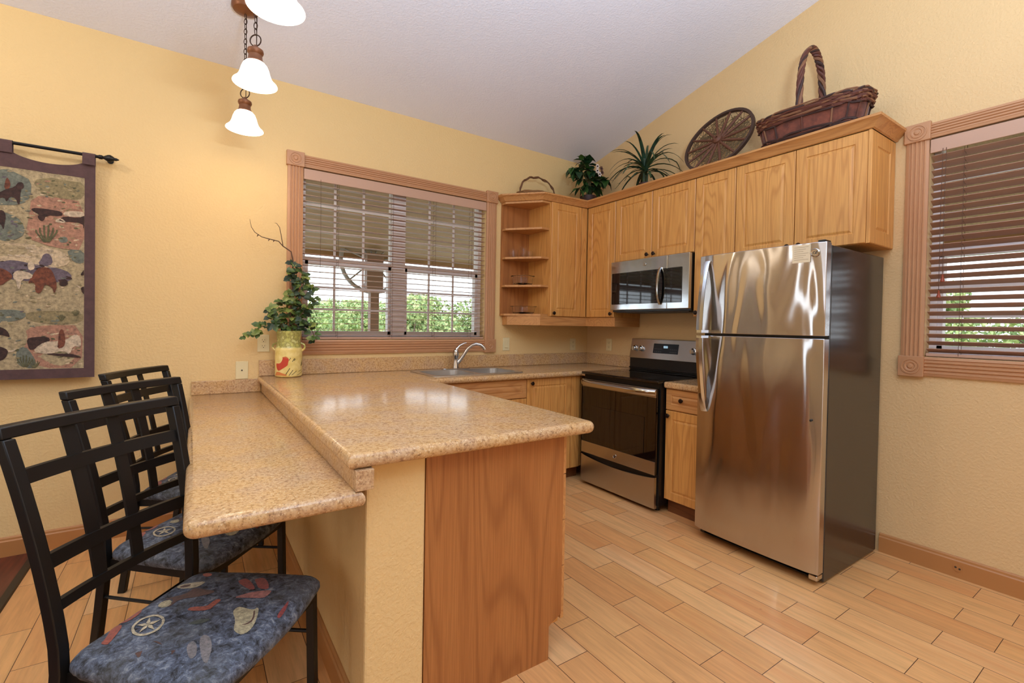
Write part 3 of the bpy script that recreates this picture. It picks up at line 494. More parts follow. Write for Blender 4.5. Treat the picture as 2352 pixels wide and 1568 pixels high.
def make_blind(name, label, P, a0, a1, zt, zb, tilt, depth_c, ladders, cords, tassels=()):
    """inside-mounted wood blind; tilt in degrees, room edge up positive"""
    t = Thing(name, label, 'window blind', P((a0+a1)/2, zb, 0), 'wood blinds in the windows')
    def bx(mb, b0, b1, c0, c1, e0, e1):
        p, q = P(b0,c0,e0), P(b1,c1,e1); mb.box(p[0],q[0],p[1],q[1],p[2],q[2])
    mb = MB(); bx(mb, a0, a1, zt-.082, zt-.010, .002, .012); t.part('valance', mb, M['valance'], bevel=.002)
    mb = MB(); bx(mb, a0, a1, zt-.05, zt-.004, -.052, -.004); t.part('headrail', mb, M['valance'])
    mb = MB(); z = zt-.105; hw = .025; c, s_ = math.cos(math.radians(tilt)), math.sin(math.radians(tilt)); n = 0
    pitch = (z-(zb+.036))/26
    for k in range(27):
        zc = z-k*pitch; th = .0014
        q = [(hw*c-th*s_, hw*s_+th*c), (hw*c+th*s_, hw*s_-th*c), (-hw*c+th*s_, -hw*s_-th*c), (-hw*c-th*s_, -hw*s_+th*c)]
        mb.prism([P(a0+.003, zc+dz, depth_c+dd) for dd, dz in q], Vector(P(a1-.003,0,0))-Vector(P(a0+.003,0,0)))
    t.part('slats', mb, M['blind'])
    mb = MB(); bx(mb, a0+.002, a1-.002, zb+.004, zb+.020, depth_c-.025, depth_c+.025); t.part('bottom_rail', mb, M['valance'], bevel=.003)
    mb = MB()
    for la in ladders:
        for e in (-.026, .026): mb.tube([P(la, zt-.05, depth_c+e), P(la, zb+.01, depth_c+e)], .0011, 5)
        for k in range(27): mb.tube([P(la, z-k*pitch-.004-.5*hw*s_, depth_c-.026), P(la, z-k*pitch-.003+.5*hw*s_, depth_c+.026)], .0008, 4)
    t.part('ladder_cord', mb, M['cord'])
    for ca, ze in cords:
        mb = MB(); mb.tube([P(ca, zt-.07, .016), P(ca+.002, (zt+ze)/2, .018), P(ca, ze, .016)], .0014, 5); cc = t.part('pull_cord', mb, M['cord'])
        if tassels:
            q = MB(); p = Vector(P(ca, ze, .016)); q.lathe([(.002,.012),(.005,.008),(.004,0),(.009,-.018),(.010,-.026),(.006,-.029)], p, 14)
            t.part('tassel', q, M['tassel'], parent=cc, smooth=True)
make_blind('window_blind', 'open brown wood blind in the window above the sink', P1, W1[0]+.004, W1[1]-.004, W1[3], W1[2], 0, -.028,
           (-2.47,-2.06,-1.70,-1.36), ((-2.60,1.60),))
make_blind('window_blind', 'brown wood blind with red tassels in the window right of the refrigerator', P2, W2[0]+.004, W2[1]-.004, W2[3], W2[2], 24, -.028,
           (-2.83,-3.25,-3.70,-4.02), ((-2.762,1.585),(-2.748,1.50)), (1,))

# ================================================================== upper cabinets
U, ZT, ZB, ZM, ZF = .339, 2.3705, 1.368, 1.838, 1.760
UPG = 'oak wall cabinets'
def upper(label, y0, y1, zb, doors, knobs, extra=None):
    """cabinet on the right wall from y0 (nearer corner) to y1; doors split positions"""
    t = Thing('wall_cabinet', label, 'cabinet', (-U/2,(y0+y1)/2,zb), UPG)
    mb = MB(); mb.box(-.318, -.002, y0-.001, y1+.001, zb, ZT); t.part('carcass', mb, M['oak'])
    ds = []
    for i in range(len(doors)-1):
        da, db = doors[i], doors[i+1]
        w = abs(db-da)-.004
        d = t.part('door', panel_door((-U, da-.002, zb+.002), (0,-1,0), (0,0,1), (-1,0,0), w, ZT-zb-.004, m=.058 if w > .3 else .05), M['oak'])
        k = knobs[i]
        if k is not None: t.part('knob', knob((-U, k[0], k[1]), (-1,0,0)), M['bronze'], parent=d, smooth=True)
    return t
upper('narrow oak wall cabinet between the inside corner and the microwave', -.341, -.689, ZB, (-.341,-.689), ((-.660,1.398),))
upper('short two-door oak wall cabinet directly above the microwave', -.690, -1.467, ZM, (-.690,-1.081,-1.467), ((-1.045,1.868),(-1.110,1.868)))
upper('tall single-door oak wall cabinet between microwave and refrigerator', -1.468, -1.773, ZB, (-1.468,-1.773), ((-1.500,1.398),))
tf = upper('two-door oak wall cabinet with paneled end above the refrigerator', -1.774, -2.520, ZF, (-1.774,-2.150,-2.520), ((-2.118,1.790),(-2.184,1.790)))
tf.part('end_panel', panel_door((-U+.001,-2.538,ZF+.001), (1,0,0), (0,0,1), (0,-1,0), U-.004, ZT-ZF-.002, t=.0175, m=.075), M['oak'])
# corner cabinet on the back wall
t = Thing('wall_cabinet', 'tall oak wall cabinet on the back wall beside the open corner shelves', 'cabinet', (-.55,-.17,ZB), UPG)
mb = MB(); mb.box(-.762,-.003,-.318,-.002,ZB,ZT); t.part('carcass', mb, M['oak'])
d = t.part('door', panel_door((-.755,-U,ZB+.002), (1,0,0), (0,0,1), (0,-1,0), .345, ZT-ZB-.004, m=.058), M['oak'])
t.part('knob', knob((-.728,-U,1.398), (0,-1,0)), M['bronze'], parent=d, smooth=True)
mb = MB(); mb.box(-.407,-.342,-U,-.3185,ZB+.002,ZT-.002); t.part('filler_strip', mb, M['oak'], bevel=.003)
# open corner shelf unit
t = Thing('corner_shelf', 'open oak shelf unit with clipped front, right of the window', 'shelf', (-.9,-.16,ZB))
XA = -1.070
def shelf_poly(inset=0): return [(XA+inset,-.016),(XA+inset,-.070),(-.850,-.318+inset*.3),(-.7665,-.318+inset*.3),(-.7665,-.016)]
mb = MB(); mb.box(XA,-.7635,-.015,-.002,ZB,ZT); t.part('back_panel', mb, M['oak_dark'])
mb = MB(); mb.box(-.7665,-.7635,-.318,-.015,ZB,ZT); t.part('side_panel', mb, M['oak'])
for z in (ZT-.018, 2.122, 1.868, 1.622, ZB):
    mb = MB(); pl = shelf_poly(0 if z in (ZT-.018, ZB) else .006); mb.prism([(x,y,z) for x, y in pl], (0,0,.018)); t.part('shelf', mb, M['oak_x'], bevel=.002)
# crown moulding: profile swept along the cabinet fronts
def crown_path(off):
    return [(XA-off,-.003), (XA-off,-.070-off*.5), (-.850-off*.35,-.320-off), (-.339-off,-.339-off), (-.339-off,-2.538-off), (-.003,-2.538-off)]
prof = [(.0,0),(.010,.004),(.014,.012),(.030,.026),(.040,.038),(.052,.044),(.054,.056),(.0,.056)]
paths = []
for off, h in prof: paths.append([(x, y, ZT+.0005+h) for x, y in crown_path(off)])
mb = MB(); m = 6; n = len(prof); vs = []
for i in range(m):
    for k in range(n): vs.append(paths[k][i])
fs = [(i*n+k, i*n+(k+1)%n, (i+1)*n+(k+1)%n, (i+1)*n+k) for i in range(m-1) for k in range(n)] + [tuple(range(n)), tuple(range((m-1)*n, m*n))]
mb.add(vs, fs); o = mb.build('crown_molding', M['oak_y'], smooth=True, angle=25)
tag(o, 'oak crown molding running along the tops of all wall cabinets', 'molding')
# dust board the ornaments stand on
mb = MB(); mb.prism([(x,y,ZT+.037) for x, y in [(XA+.002,-.004),(XA+.002,-.07),(-.85,-.318),(-.335,-.335),(-.335,-2.530),(-.004,-2.530),(-.004,-.004)]], (0,0,.016))
tag(mb.build('cabinet_top_board', M['oak_y']), 'flat oak board on top of the wall cabinets behind the crown molding', 'board')
# light rail below the corner cabinets
def rail_poly(o): return [(XA+.03-o,-.004),(XA+.03-o,-.085-o),(-.862-o*.3,-.322-o),(-.322-o,-.322-o),(-.322-o,-.9),( -.02,-.92)]
mb = MB(); A, B = rail_poly(0), rail_poly(-.02)
A = [(XA+.03,-.004),(XA+.03,-.080),(-.858,-.325),(-.325,-.325),(-.325,-.688),(-.305,-.700),(-.02,-.93-.0)]
A = [(XA+.03,-.004),(XA+.03,-.080),(-.858,-.325),(-.325,-.325),(-.325,-.689),(-.01,-.689)]
B = [(XA+.05,-.004),(XA+.05,-.070),(-.850,-.305),(-.305,-.305),(-.305,-.669),(-.01,-.669)]
vs = [(x,y,z) for z in (ZB-.080,ZB-.001) for pl in (A,B) for x, y in pl]; m = 6; fs = []
for i in range(m-1):
    a0, a1, b0, b1 = i, i+1, m+i, m+i+1; c0, c1, d0, d1 = 2*m+i, 2*m+i+1, 3*m+i, 3*m+i+1
    fs += [(a0,a1,c1,c0),(b1,b0,d0,d1),(a0,b0,b1,a1),(c0,c1,d1,d0)]
fs += [(0,m,3*m,2*m),(m-1,2*m-1,4*m-1,3*m-1)]
mb.add(vs, fs); o = mb.build('light_rail', M['oak_x']); tag(o, 'oak light rail hanging below the corner wall cabinets', 'molding')

# glassware on the corner shelves
def glassware(name, label, cat, x, y, z, prof, group=None, seg=28):
    mb = MB(); mb.lathe(prof, (x,y,z), seg); return tag(mb.build(name, M['clear'], root=(x,y,z), smooth=True), label, cat, group)
cup = [(.028,0),(.034,.09),(.0325,.09),(.0262,.006),(.002,.006)]
glassware('drinking_glass', 'short clear drinking glass, middle one of the second shelf from the top', 'glass', -.905, -.13, 1.8865, cup, 'glasses on the corner shelves')
glassware('drinking_glass', 'clear drinking glass on the shelf second from top, nearest the cabinet side', 'glass', -.822, -.10, 1.8865, [(r*.86,h*.8) for r, h in cup], 'glasses on the corner shelves')
glassware('glass_mug', 'clear glass measuring cup at the left of the second shelf', 'cup', -.985, -.085, 1.8865, [(.034,0),(.042,.07),(.040,.07),(.032,.006),(.002,.006)])
glassware('glass_casserole', 'round clear glass casserole dish on the third corner shelf', 'dish', -.915, -.135, 1.6405, [(.075,0),(.088,.012),(.095,.075),(.108,.078),(.108,.082),(.091,.080),(.084,.016),(.002,.006)], 'clear casserole dishes')
glassware('glass_casserole', 'shallow clear glass casserole dish on the lowest corner shelf', 'dish', -.905, -.140, 1.3865, [(.085,0),(.098,.012),(.105,.062),(.120,.064),(.120,.068),(.101,.066),(.094,.016),(.002,.006)], 'clear casserole dishes')

# ================================================================== worktops
CT, CB = .914, .870
YW = -2.244
ro = .04
corner = [(-2.033-ro+ro*math.cos(math.radians(a)), YW+ro+ro*math.sin(math.radians(a))) for a in (0,-15,-30,-45,-60,-75,-90)]
outer = [(-.004,-.003),(-2.985,-.003),(-2.985,YW)] + corner[::-1] + [(-2.033,-.65),(-.655,-.65),(-.655,-.699),(-.004,-.699)]
SX0, SX1, SY0, SY1 = -1.965, -1.185, -.575, -.105
hole = rrect(SX0+.02, SX1-.02, SY0+.02, SY1-.075, .05)
o = slab_bull(outer, [hole], CB, CT, .02).build('granite_countertop', M['granite'], smooth=True, angle=40)
tag(o, 'tan speckled granite kitchen countertop with sink, reaching over the peninsula', 'countertop')
mb = MB(); mb.box(-.655,-.004,-1.468,-1.800,CB,CT); tag(mb.build('granite_countertop', M['granite'], bevel=.014, seg=3), 'small granite countertop piece between range and refrigerator', 'countertop')
bar = [(-2.940,-.003),(-3.360,-.003)] + [(-3.360+.03-.03*math.cos(math.radians(a)), YW-.012+.03-.03*math.sin(math.radians(a))) for a in (0,15,30,45,60,75,90)] + [(-2.940,YW-.012)]
ZR = .811
tag(slab_bull(bar, [], ZR-.045, ZR, .02).build('granite_bar_top', M['granite'], smooth=True, angle=40), 'lower granite breakfast bar top where the chairs stand', 'countertop')
mb = MB(); mb.box(-2.966,-2.914,YW-.006,-.024,ZR+.0005,CB-.0005); tag(mb.build('granite_riser', M['granite'], bevel=.002), 'vertical granite strip joining the bar top to the counter', 'backsplash')
mb = MB(); mb.box(-3.352,-2.967,-.022,-.001,ZR+.0005,.896); tag(mb.build('granite_backsplash', M['granite'], bevel=.002), 'short granite backsplash at the wall end of the bar', 'backsplash')
mb = MB(); mb.box(-2.979,-.003,-.022,-.001,CT+.0005,1.020); tag(mb.build('granite_backsplash', M['granite'], bevel=.002), 'long granite backsplash below the window', 'backsplash')
mb = MB(); mb.box(-.022,-.001,-.023,-.688,CT+.0005,1.020); tag(mb.build('granite_backsplash', M['granite'], bevel=.002), 'granite backsplash between the corner and the range', 'backsplash')

# ================================================================== base cabinets
BF = -.61
def base_back(label, x0, x1, fronts, toe=True):
    t = Thing('base_cabinet', label, 'cabinet', ((x0+x1)/2,-.3,0), 'oak base cabinets')
    mb = MB(); mb.box(x0+.001,x1-.001,-.59,-.004,.10,CB-.001 if x1 > -1 else .70)
    if x1 < -1: mb.box(x0+.001,x1-.001,-.5905,-.578,.70,CB-.001)
    t.part('carcass', mb, M['oak'])
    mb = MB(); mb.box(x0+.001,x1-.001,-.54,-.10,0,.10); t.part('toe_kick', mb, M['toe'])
    for kind, a, b, z0, z1, k in fronts:
        d = t.part(kind, panel_door((a+.002,BF,z0), (1,0,0), (0,0,1), (0,-1,0), b-a-.004, z1-z0, m=.042 if kind != 'door' else .055), M['oak_x'] if kind != 'door' else M['oak'])
        if k: t.part('knob', knob((k[0],BF,k[1]), (0,-1,0)), M['bronze'], parent=d, smooth=True)
    return t
base_back('oak sink base cabinet with false drawer front below the sink', -2.10, -1.192, (('drawer_front',-1.98,-1.192,.722,.866,None),('door',-1.62,-1.192,.102,.716,(-1.58,.68)),('door',-2.06,-1.62,.102,.716,(-1.66,.68))))
tb = base_back('single-door oak base cabinet in the back corner left of the range', -1.191, -.60, (('door',-1.191,-.735,.102,.866,(-1.150,.832)),))
mb = MB(); mb.box(-.733,-.640,BF,-.591,.102,.866); tb.part('filler_strip', mb, M['oak'], bevel=.003)
t = Thing('base_cabinet', 'narrow oak drawer and door base cabinet between range and refrigerator', 'cabinet', (-.3,-1.63,0), 'oak base cabinets')
mb = MB(); mb.box(-.61,-.004,-1.470,-1.796,.10,CB-.001); t.part('carcass', mb, M['oak'])
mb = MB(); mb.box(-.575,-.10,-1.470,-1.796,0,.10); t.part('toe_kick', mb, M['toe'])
d = t.part('drawer', panel_door((-.63,-1.474,.722), (0,-1,0), (0,0,1), (-1,0,0), .320, .144, m=.040), M['oak_y'])
t.part('knob', knob((-.63,-1.606,.797), (-1,0,0)), M['bronze'], parent=d, smooth=True)
d = t.part('door', panel_door((-.63,-1.474,.102), (0,-1,0), (0,0,1), (-1,0,0), .320, .614, m=.055), M['oak'])
t.part('knob', knob((-.63,-1.502,.682), (-1,0,0)), M['bronze'], parent=d, smooth=True)
# peninsula drawers
t = Thing('base_cabinet', 'peninsula oak cabinet with plain end panel and stacked drawers', 'cabinet', (-2.45,-1.4,0))
mb = MB(); mb.box(-2.721,-2.144,-2.152,-.66,.12,CB-.001); t.part('carcass', mb, M['oak'])
mb = MB(); mb.box(-2.721,-2.215,-2.152,-.66,0,.12); t.part('toe_kick', mb, M['oak_dark'])
mb = MB(); mb.prism([(-2.7205,-2.172,0),(-2.204,-2.172,0),(-2.204,-2.172,.128),(-2.185,-2.172,.140),(-2.144,-2.172,.160),(-2.144,-2.172,CB-.001),(-2.7205,-2.172,CB-.001)], (0,.0195,0)); t.part('end_panel', mb, M['oak_dark'])
zs = (.135,.345,.525,.705,.866)
for i in range(4):
    d = t.part('drawer', panel_door((-2.123,-2.166,zs[i]+.002), (0,1,0), (0,0,1), (1,0,0), .50, zs[i+1]-zs[i]-.004, m=.04), M['oak_y'])
for i in range(2):
    t.part('door', panel_door((-2.123,-1.66+i*.47,.137), (0,1,0), (0,0,1), (1,0,0), .466, .727, m=.055), M['oak'])

# ================================================================== sink and faucet
t = Thing('kitchen_sink', 'double bowl stainless steel sink set into the granite under the window', 'sink', ((SX0+SX1)/2,(SY0+SY1)/2,CT))
xm = (SX0+SX1)/2
b1 = (SX0+.04, xm-.02, SY0+.04, SY1-.085); b2 = (xm+.02, SX1-.04, SY0+.04, SY1-.085)
t.part('rim', slab_outline(rrect(SX0,SX1,SY0,SY1,.05), [rrect(*b1,.06), rrect(*b2,.06)], CT+.0008, CT+.006), M['sink'], smooth=True)
for b in (b1, b2):
    mb = MB(); L = []
    for k, (ins, z) in enumerate(((0,CT+.004),(.004,CT-.10),(.012,CT-.155),(.05,CT-.175),(.09,CT-.178))):
        L.append([(x,y,z) for x, y in rrect(b[0]+ins,b[1]-ins,b[2]+ins,b[3]-ins,max(.02,.06-ins*.3))])
    n = len(L[0]); vs = [p for l in L for p in l]
    fs = [(i*n+k,i*n+(k+1)%n,(i+1)*n+(k+1)%n,(i+1)*n+k) for i in range(4) for k in range(n)]+[tuple(range(4*n,5*n))]
    mb.add(vs, fs); q = t.part('bowl', mb, M['sink'], smooth=True)
    d = MB(); d.lathe([(.040,0),(.040,.004),(.030,.004),(.026,.001),(.002,.001)], ((b[0]+b[1])/2,(b[2]+b[3])/2,CT-.1775), 20); t.part('drain', d, M['chrome'], parent=q, smooth=True)
fx, fy = -1.575, -.145
t = Thing('kitchen_faucet', 'brushed nickel single-lever faucet with arched spout at the sink', 'faucet', (fx,fy,CT+.006))
mb = slab_outline(rrect(fx-.125,fx+.125,fy-.028,fy+.028,.027), [], CT+.0065, CT+.014); t.part('deck_plate', mb, M['chrome'], bevel=.002)
mb = MB(); mb.lathe([(.027,0),(.025,.03),(.020,.05),(.021,.085),(.026,.10),(.026,.125),(.020,.145),(.008,.152)], (fx,fy,CT+.014), 20); t.part('body', mb, M['chrome'], smooth=True)
dx, dy = .86, -.51
def sp(s, z): return (fx+dx*s, fy+dy*s, z)
mb = MB(); mb.tube([sp(0,.955),sp(.03,.985),sp(.06,1.03),(sp(.095,1.085)),sp(.13,1.115),sp(.165,1.128),sp(.20,1.120),sp(.225,1.100),sp(.235,1.082)], [.015,.014,.013,.0125,.012,.0125,.013,.014,.015], 14); t.part('spout', mb, M['chrome'], smooth=True)
mb = MB(); mb.tube([(fx,fy,1.055),(fx+.008,fy-.002,1.085),(fx+.028,fy-.008,1.110),(fx+.062,fy-.016,1.128),(fx+.085,fy-.022,1.134)], [.016,.013,.009,.008,.006], 12); t.part('lever', mb, M['chrome'], smooth=True)

# ================================================================== range
RY0, RY1 = -.703, -1.463
t = Thing('electric_range', 'freestanding stainless and black electric range with smooth ceramic top', 'range', (-.36,(RY0+RY1)/2,0))
mb = MB(); mb.box(-.672,-.03,RY0,RY1,.045,.897); t.part('body', mb, M['black'], bevel=.003)
for x in (-.62,-.10):
    for y in (RY0-.05,RY1+.05):
        mb = MB(); mb.lathe([(.018,0),(.018,.045)], (x,y,0), 12); t.part('foot', mb, M['black'])
mb = MB(); mb.box(-.708,-.09,RY0+.004,RY1-.006,.8975,.918); ctp = t.part('cooktop', mb, M['cooktop'], bevel=.006, seg=3)
a = N('cooktop_ring_print').set(base=lin((52,52,54)), rough=.1)
for cx, cy, r in ((-.53,-.90,.115),(-.53,-1.27,.085),(-.24,-.90,.085),(-.24,-1.27,.115)):
    mb = MB(); mb.lathe([(r-.003,0),(r,0),(r,.0006),(r-.003,.0006),(r-.003,0)], (cx,cy,.9181), 40, cap=False); t.part('burner_ring', mb, a.m, parent=ctp)
# oven door
DX = -.700
mb = MB(); mb.box(-.673,DX,RY0-.005,RY1+.012,.262,.862); dr = t.part('oven_door', mb, M['glassblack'], bevel=.004)
mb = MB(); mb.box(DX-.0005,DX-.003,RY0-.110,RY1+.115,.395,.652); t.part('window', mb, M['ovenwin'], parent=dr)
mb = MB(); mb.box(DX+.001,DX-.004,RY0-.005,RY1+.012,.264,.356); t.part('lower_trim', mb, M['steel'], parent=dr, bevel=.002)
mb = MB(); mb.box(DX+.001,DX-.004,RY0-.005,RY1+.012,.800,.862); t.part('upper_trim', mb, M['steel'], parent=dr, bevel=.002)
mb = MB(); n = 16; pth = []; sec = []
for k in range(n+1):
    y = (RY0-.006)+(RY1-RY0+.018)*k/n; s = abs(2*k/n-1); bow = .044*(1-s**4)
    pth.append((DX-.010-bow, y, .836)); sec.append([Vector((0,0,.021)),Vector((-.008,0,.012)),Vector((-.010,0,-.010)),Vector((0,0,-.021)),Vector((.006,0,-.012)),Vector((.006,0,.012))])
mb.sweep(pth, sec); t.part('door_handle', mb, M['steel_mw'], parent=dr, smooth=True, angle=50)
mb = MB(); mb.lathe([(.017,0),(.017,-.003),(.013,-.004),(.012,-.002),(.001,-.002)], (DX-.004,-1.078,.308), 24, axis='x'); bd = t.part('badge', mb, M['chrome'], parent=dr, smooth=True)
mb = MB(); mb.lathe([(.0105,-.0021),(.0105,-.0027),(.001,-.0027)], (DX-.004,-1.078,.308), 20, axis='x'); t.part('badge_center', mb, plain('badge_grey', (110,104,98), .35, .8), parent=dr)
# storage drawer with dipping top edge
mb = MB(); pts = []
for k in range(17):
    s = k/16; y = (RY0-.005)+(RY1-RY0+.017)*s; pts.append((0, y, .248-.030*math.sin(PI*s)**.8))
poly = [(-.675,p[1],p[2]) for p in pts]+[(-.675,RY1+.012,.030),(-.675,RY0-.005,.030)]
mb.prism(poly, (-.029,0,0)); t.part('storage_drawer', mb, M['steel'], bevel=.002)
# backguard
mb = MB(); mb.box(-.125,-.024,RY0+.012,RY1+.004,.918,1.022); t.part('backguard_base', mb, M['black'], bevel=.004)
mb = MB(); mb.tube([(-.128,RY0+.012,.935),(-.128,RY1+.004,.935)], .006, 8); t.part('vent_lip', mb, M['black'], smooth=True)
mb = MB(); mb.prism([(-.145,RY0+.002,1.020),(-.112,RY0+.002,1.186),(-.024,RY0+.002,1.190),(-.024,RY0+.002,1.020)], (0,RY1-RY0-.006,0)); bg = t.part('control_panel', mb, M['steel'], bevel=.003)
def onpanel(y, z, d=0): return (-.145+(z-1.020)/.166*.033-d, y, z)
mb = MB(); mb.prism([onpanel(-.948,1.072,-.004),onpanel(-1.196,1.072,-.004),onpanel(-1.196,1.152,-.004),onpanel(-.948,1.152,-.004)], (-.006,0,0)); dp = t.part('display', mb, plain('control_glass', (30,36,42), .15), parent=bg, bevel=.002)
mb = MB()
digit = {'0':'abcdef','1':'bc','2':'abged','8':'abcdefg'}
def seg7(mb, ch, y, z, w=.009, h=.016):
    s = {'a':(0,1,1,1),'b':(1,1,1,.5),'c':(1,.5,1,0),'d':(0,0,1,0),'e':(0,.5,0,0),'f':(0,1,0,.5),'g':(0,.5,1,.5)}
    for k in digit[ch]:
        a0, b0, a1, b1 = s[k]; y0, y1 = y-a0*w, y-a1*w; z0, z1 = z+b0*h, z+b1*h
        X = onpanel(0, z, .0027)[0]; mb.box(X, X-.0006, max(y0,y1)+.0007, min(y0,y1)-.0007, min(z0,z1)-.0007, max(z0,z1)+.0007)
for k in range(3): seg7(mb, '8', -1.055-k*.014, 1.118)
e = N('display_digits').set(base=lin((170,200,215)), em=lin((190,220,235)), ems=1.2); t.part('digits', mb, e.m, parent=dp)
mb = MB()
for k in range(4):
    for q in range(2):
        for yy in (-.962-k*.02, -1.118-k*.018):
            z = 1.086+q*.022; X = onpanel(0, z, .0024)[0]; mb.box(X, X-.0005, yy, yy-.011, z-.0012, z+.0012)
t.part('button_marks', mb, plain('grey_button_print', (90,98,104), .5), parent=dp)
for y in (-.752, -.822, -1.335, -1.405):
    c = onpanel(y, 1.104); mb = MB(); mb.lathe([(.027,.0),(.027,-.006),(.020,-.010),(.019,-.026),(.016,-.029),(.001,-.029)], c, 22, axis='x')
    k = t.part('knob', mb, M['chrome'], parent=bg, smooth=True)
    mb = MB(); mb.box(c[0]-.028, c[0]-.036, c[1]-.005, c[1]+.005, c[2]-.018, c[2]+.018); t.part('grip', mb, M['chrome'], parent=k, bevel=.0025)

# ================================================================== microwave
MY0, MY1, MZ0, MZ1, MX = -.692, -1.464, 1.412, 1.834, -.385
t = Thing('microwave_oven', 'stainless over-the-range microwave with dark glass door', 'microwave', (-.2,(MY0+MY1)/2,MZ0))
mb = MB(); mb.box(-.355,-.004,MY0,MY1,MZ0,MZ1); t.part('body', mb, M['black'], bevel=.003)
mb = MB(); mb.box(-.34,-.06,MY0-.03,MY1+.03,MZ0-.006,MZ0-.0005); t.part('grease_filter', mb, plain('grey_filter_mesh', (70,66,62), .5))
DSP = -1.272
mb = MB(); mb.box(-.356,MX,MY0,DSP+.001,MZ0+.016,MZ1); dr = t.part('door', mb, M['steel_mw'], bevel=.004)
mb = MB(); mb.box(-.356,MX,DSP-.001,MY1,MZ0+.016,MZ1); pn = t.part('control_panel', mb, M['steel_mw'], bevel=.004)
mb = slab_outline(rrect(0,1,0,1,.1), [], 0, 1)
def plate_x(x0, x1, ya, yb, za, zb, r):
    pts = rrect(min(ya,yb), max(ya,yb), za, zb, r, 4); m = MB(); m.prism([(x0,y,z) for y, z in pts], (x1-x0,0,0)); return m
t.part('door_glass', plate_x(MX+.001, MX-.002, MY0-.016, DSP+.002, MZ0+.062, MZ1-.098, .006), M['glassblack'], parent=dr)
t.part('panel_glass', plate_x(MX+.001, MX-.002, DSP-.002, MY1+.060, MZ0+.062, MZ1-.098, .006), M['glassblack'], parent=pn)
mb = MB(); n = 12; pth = []; sec = []
for k in range(n+1):
    s = k/n; z = 1.462+(1.745-1.462)*s; bow = .034*(1-abs(2*s-1)**3)
    pth.append((MX-.004-bow, -1.212, z)); sec.append([Vector((.005,-.011,0)),Vector((-.004,-.009,0)),Vector((-.006,.004,0)),Vector((0,.013,0)),Vector((.006,.008,0))])
mb.sweep(pth, sec); t.part('door_handle', mb, M['steel_mw'], parent=dr, smooth=True, angle=50)
mb = MB(); mb.lathe([(.013,0),(.013,-.003),(.010,-.004),(.009,-.002),(.001,-.002)], (MX-.0005,-1.055,1.785), 22, axis='x'); t.part('badge', mb, M['chrome'], parent=dr, smooth=True)

# ================================================================== refrigerator
FY0, FY1, FX, FZ = -1.808, -2.506, -.776, 1.725
t = Thing('refrigerator', 'tall stainless top-freezer refrigerator with charcoal sides', 'refrigerator', (-.4,(FY0+FY1)/2,0))
mb = MB(); mb.box(-.700,-.035,FY0,FY1,.012,FZ-.012); t.part('case', mb, M['fridgeside'], bevel=.004)
for x in (-.64,-.10):
    for y in (FY0-.05,FY1+.05):
        mb = MB(); mb.lathe([(.02,0),(.02,.0125)], (x,y,0), 12); t.part('foot', mb, M['black'])
mb = MB(); mb.box(-.70,-.655,FY0-.03,FY1+.03,.018,.058); t.part('base_grille', mb, M['black'])
def fdoor(z0, z1):
    mb = MB(); n = 14; vs = []
    yw = FY1-FY0
    front = []
    for k in range(n+1):
        s = k/n; y = FY0+yw*s; e = min(s, 1-s)*abs(yw); bow = .012*(1-(2*s-1)**2); ed = .010*(1-min(1,e/.012))**2
        front.append((FX+.006-bow+ed, y))
    poly = front+[(-.708,FY1),(-.708,FY0)]
    mb.prism([(x,y,z0) for x, y in poly], (0,0,z1-z0)); return mb
top = t.part('freezer_door', fdoor(1.256, FZ), M['steel_f'], bevel=.003, smooth=True, angle=30)
bot = t.part('fresh_food_door', fdoor(.062, 1.243), M['steel_f'], bevel=.003, smooth=True, angle=30)
mb = MB(); mb.box(-.7075,-.7005,FY0-.006,FY1+.006,.066,FZ-.004); t.part('door_gasket', mb, M['black'])
mb = MB(); mb.box(-.765,-.70,FY1+.006,FY1+.040,FZ+.0005,FZ+.010); t.part('hinge_cover', mb, M['black'], bevel=.003)
def fhandle(zs, xs):
    mb = MB(); pth = []; sec = []
    for z, x in zip(zs, xs):
        pth.append((x, -1.866, z)); sec.append([Vector((.004,.020,0)),Vector((-.008,.014,0)),Vector((-.010,-.006,0)),Vector((0,-.020,0)),Vector((.010,-.016,0)),Vector((.010,.016,0))])
    mb.sweep(pth, sec)
    return mb
zs = [1.690,1.670,1.62,1.55,1.47,1.39,1.32,1.275]; xs = [-.778,-.790,-.805,-.820,-.832,-.840,-.845,-.846]
h = fhandle(zs, xs); h.box(-.846,-.772,-1.850,-1.882,1.258,1.275); t.part('door_handle', h, M['steel_mw'], parent=top, smooth=True, angle=40)
zs = [1.228,1.18,1.11,1.04,.97,.90,.84,.80,.785]; xs = [-.846,-.845,-.840,-.832,-.822,-.810,-.798,-.786,-.778]
h = fhandle(zs, xs); h.box(-.846,-.772,-1.850,-1.882,1.228,1.242); t.part('door_handle', h, M['steel_mw'], parent=bot, smooth=True, angle=40)
mb = MB(); cx = FX-.0025; mb.lathe([(.021,.006),(.021,-.002),(.018,-.004),(.016,-.0015),(.001,-.0015)], (cx,-2.460,1.672), 28, axis='x'); bd = t.part('badge', mb, M['chrome'], parent=top, smooth=True)
tc = bpy.data.curves.new('monogram', 'FONT'); tc.body = 'GE'; tc.size = .022; tc.align_x = 'CENTER'; tc.align_y = 'CENTER'; tc.extrude = .0008; tc.shear = .35; tc.space_character = .8
tm = bpy.data.meshes.new_from_object(bpy.data.objects.new('monogram', tc)); tm.materials.clear(); tm.materials.append(plain('badge_dark_letters', (70,66,64), .3, .6))
to = bpy.data.objects.new('monogram', tm); COL.objects.link(to); to.parent = top
to.location = Vector((cx-.0025,-2.460,1.672))-t.loc; to.rotation_euler = (PI/2,0,-PI/2)
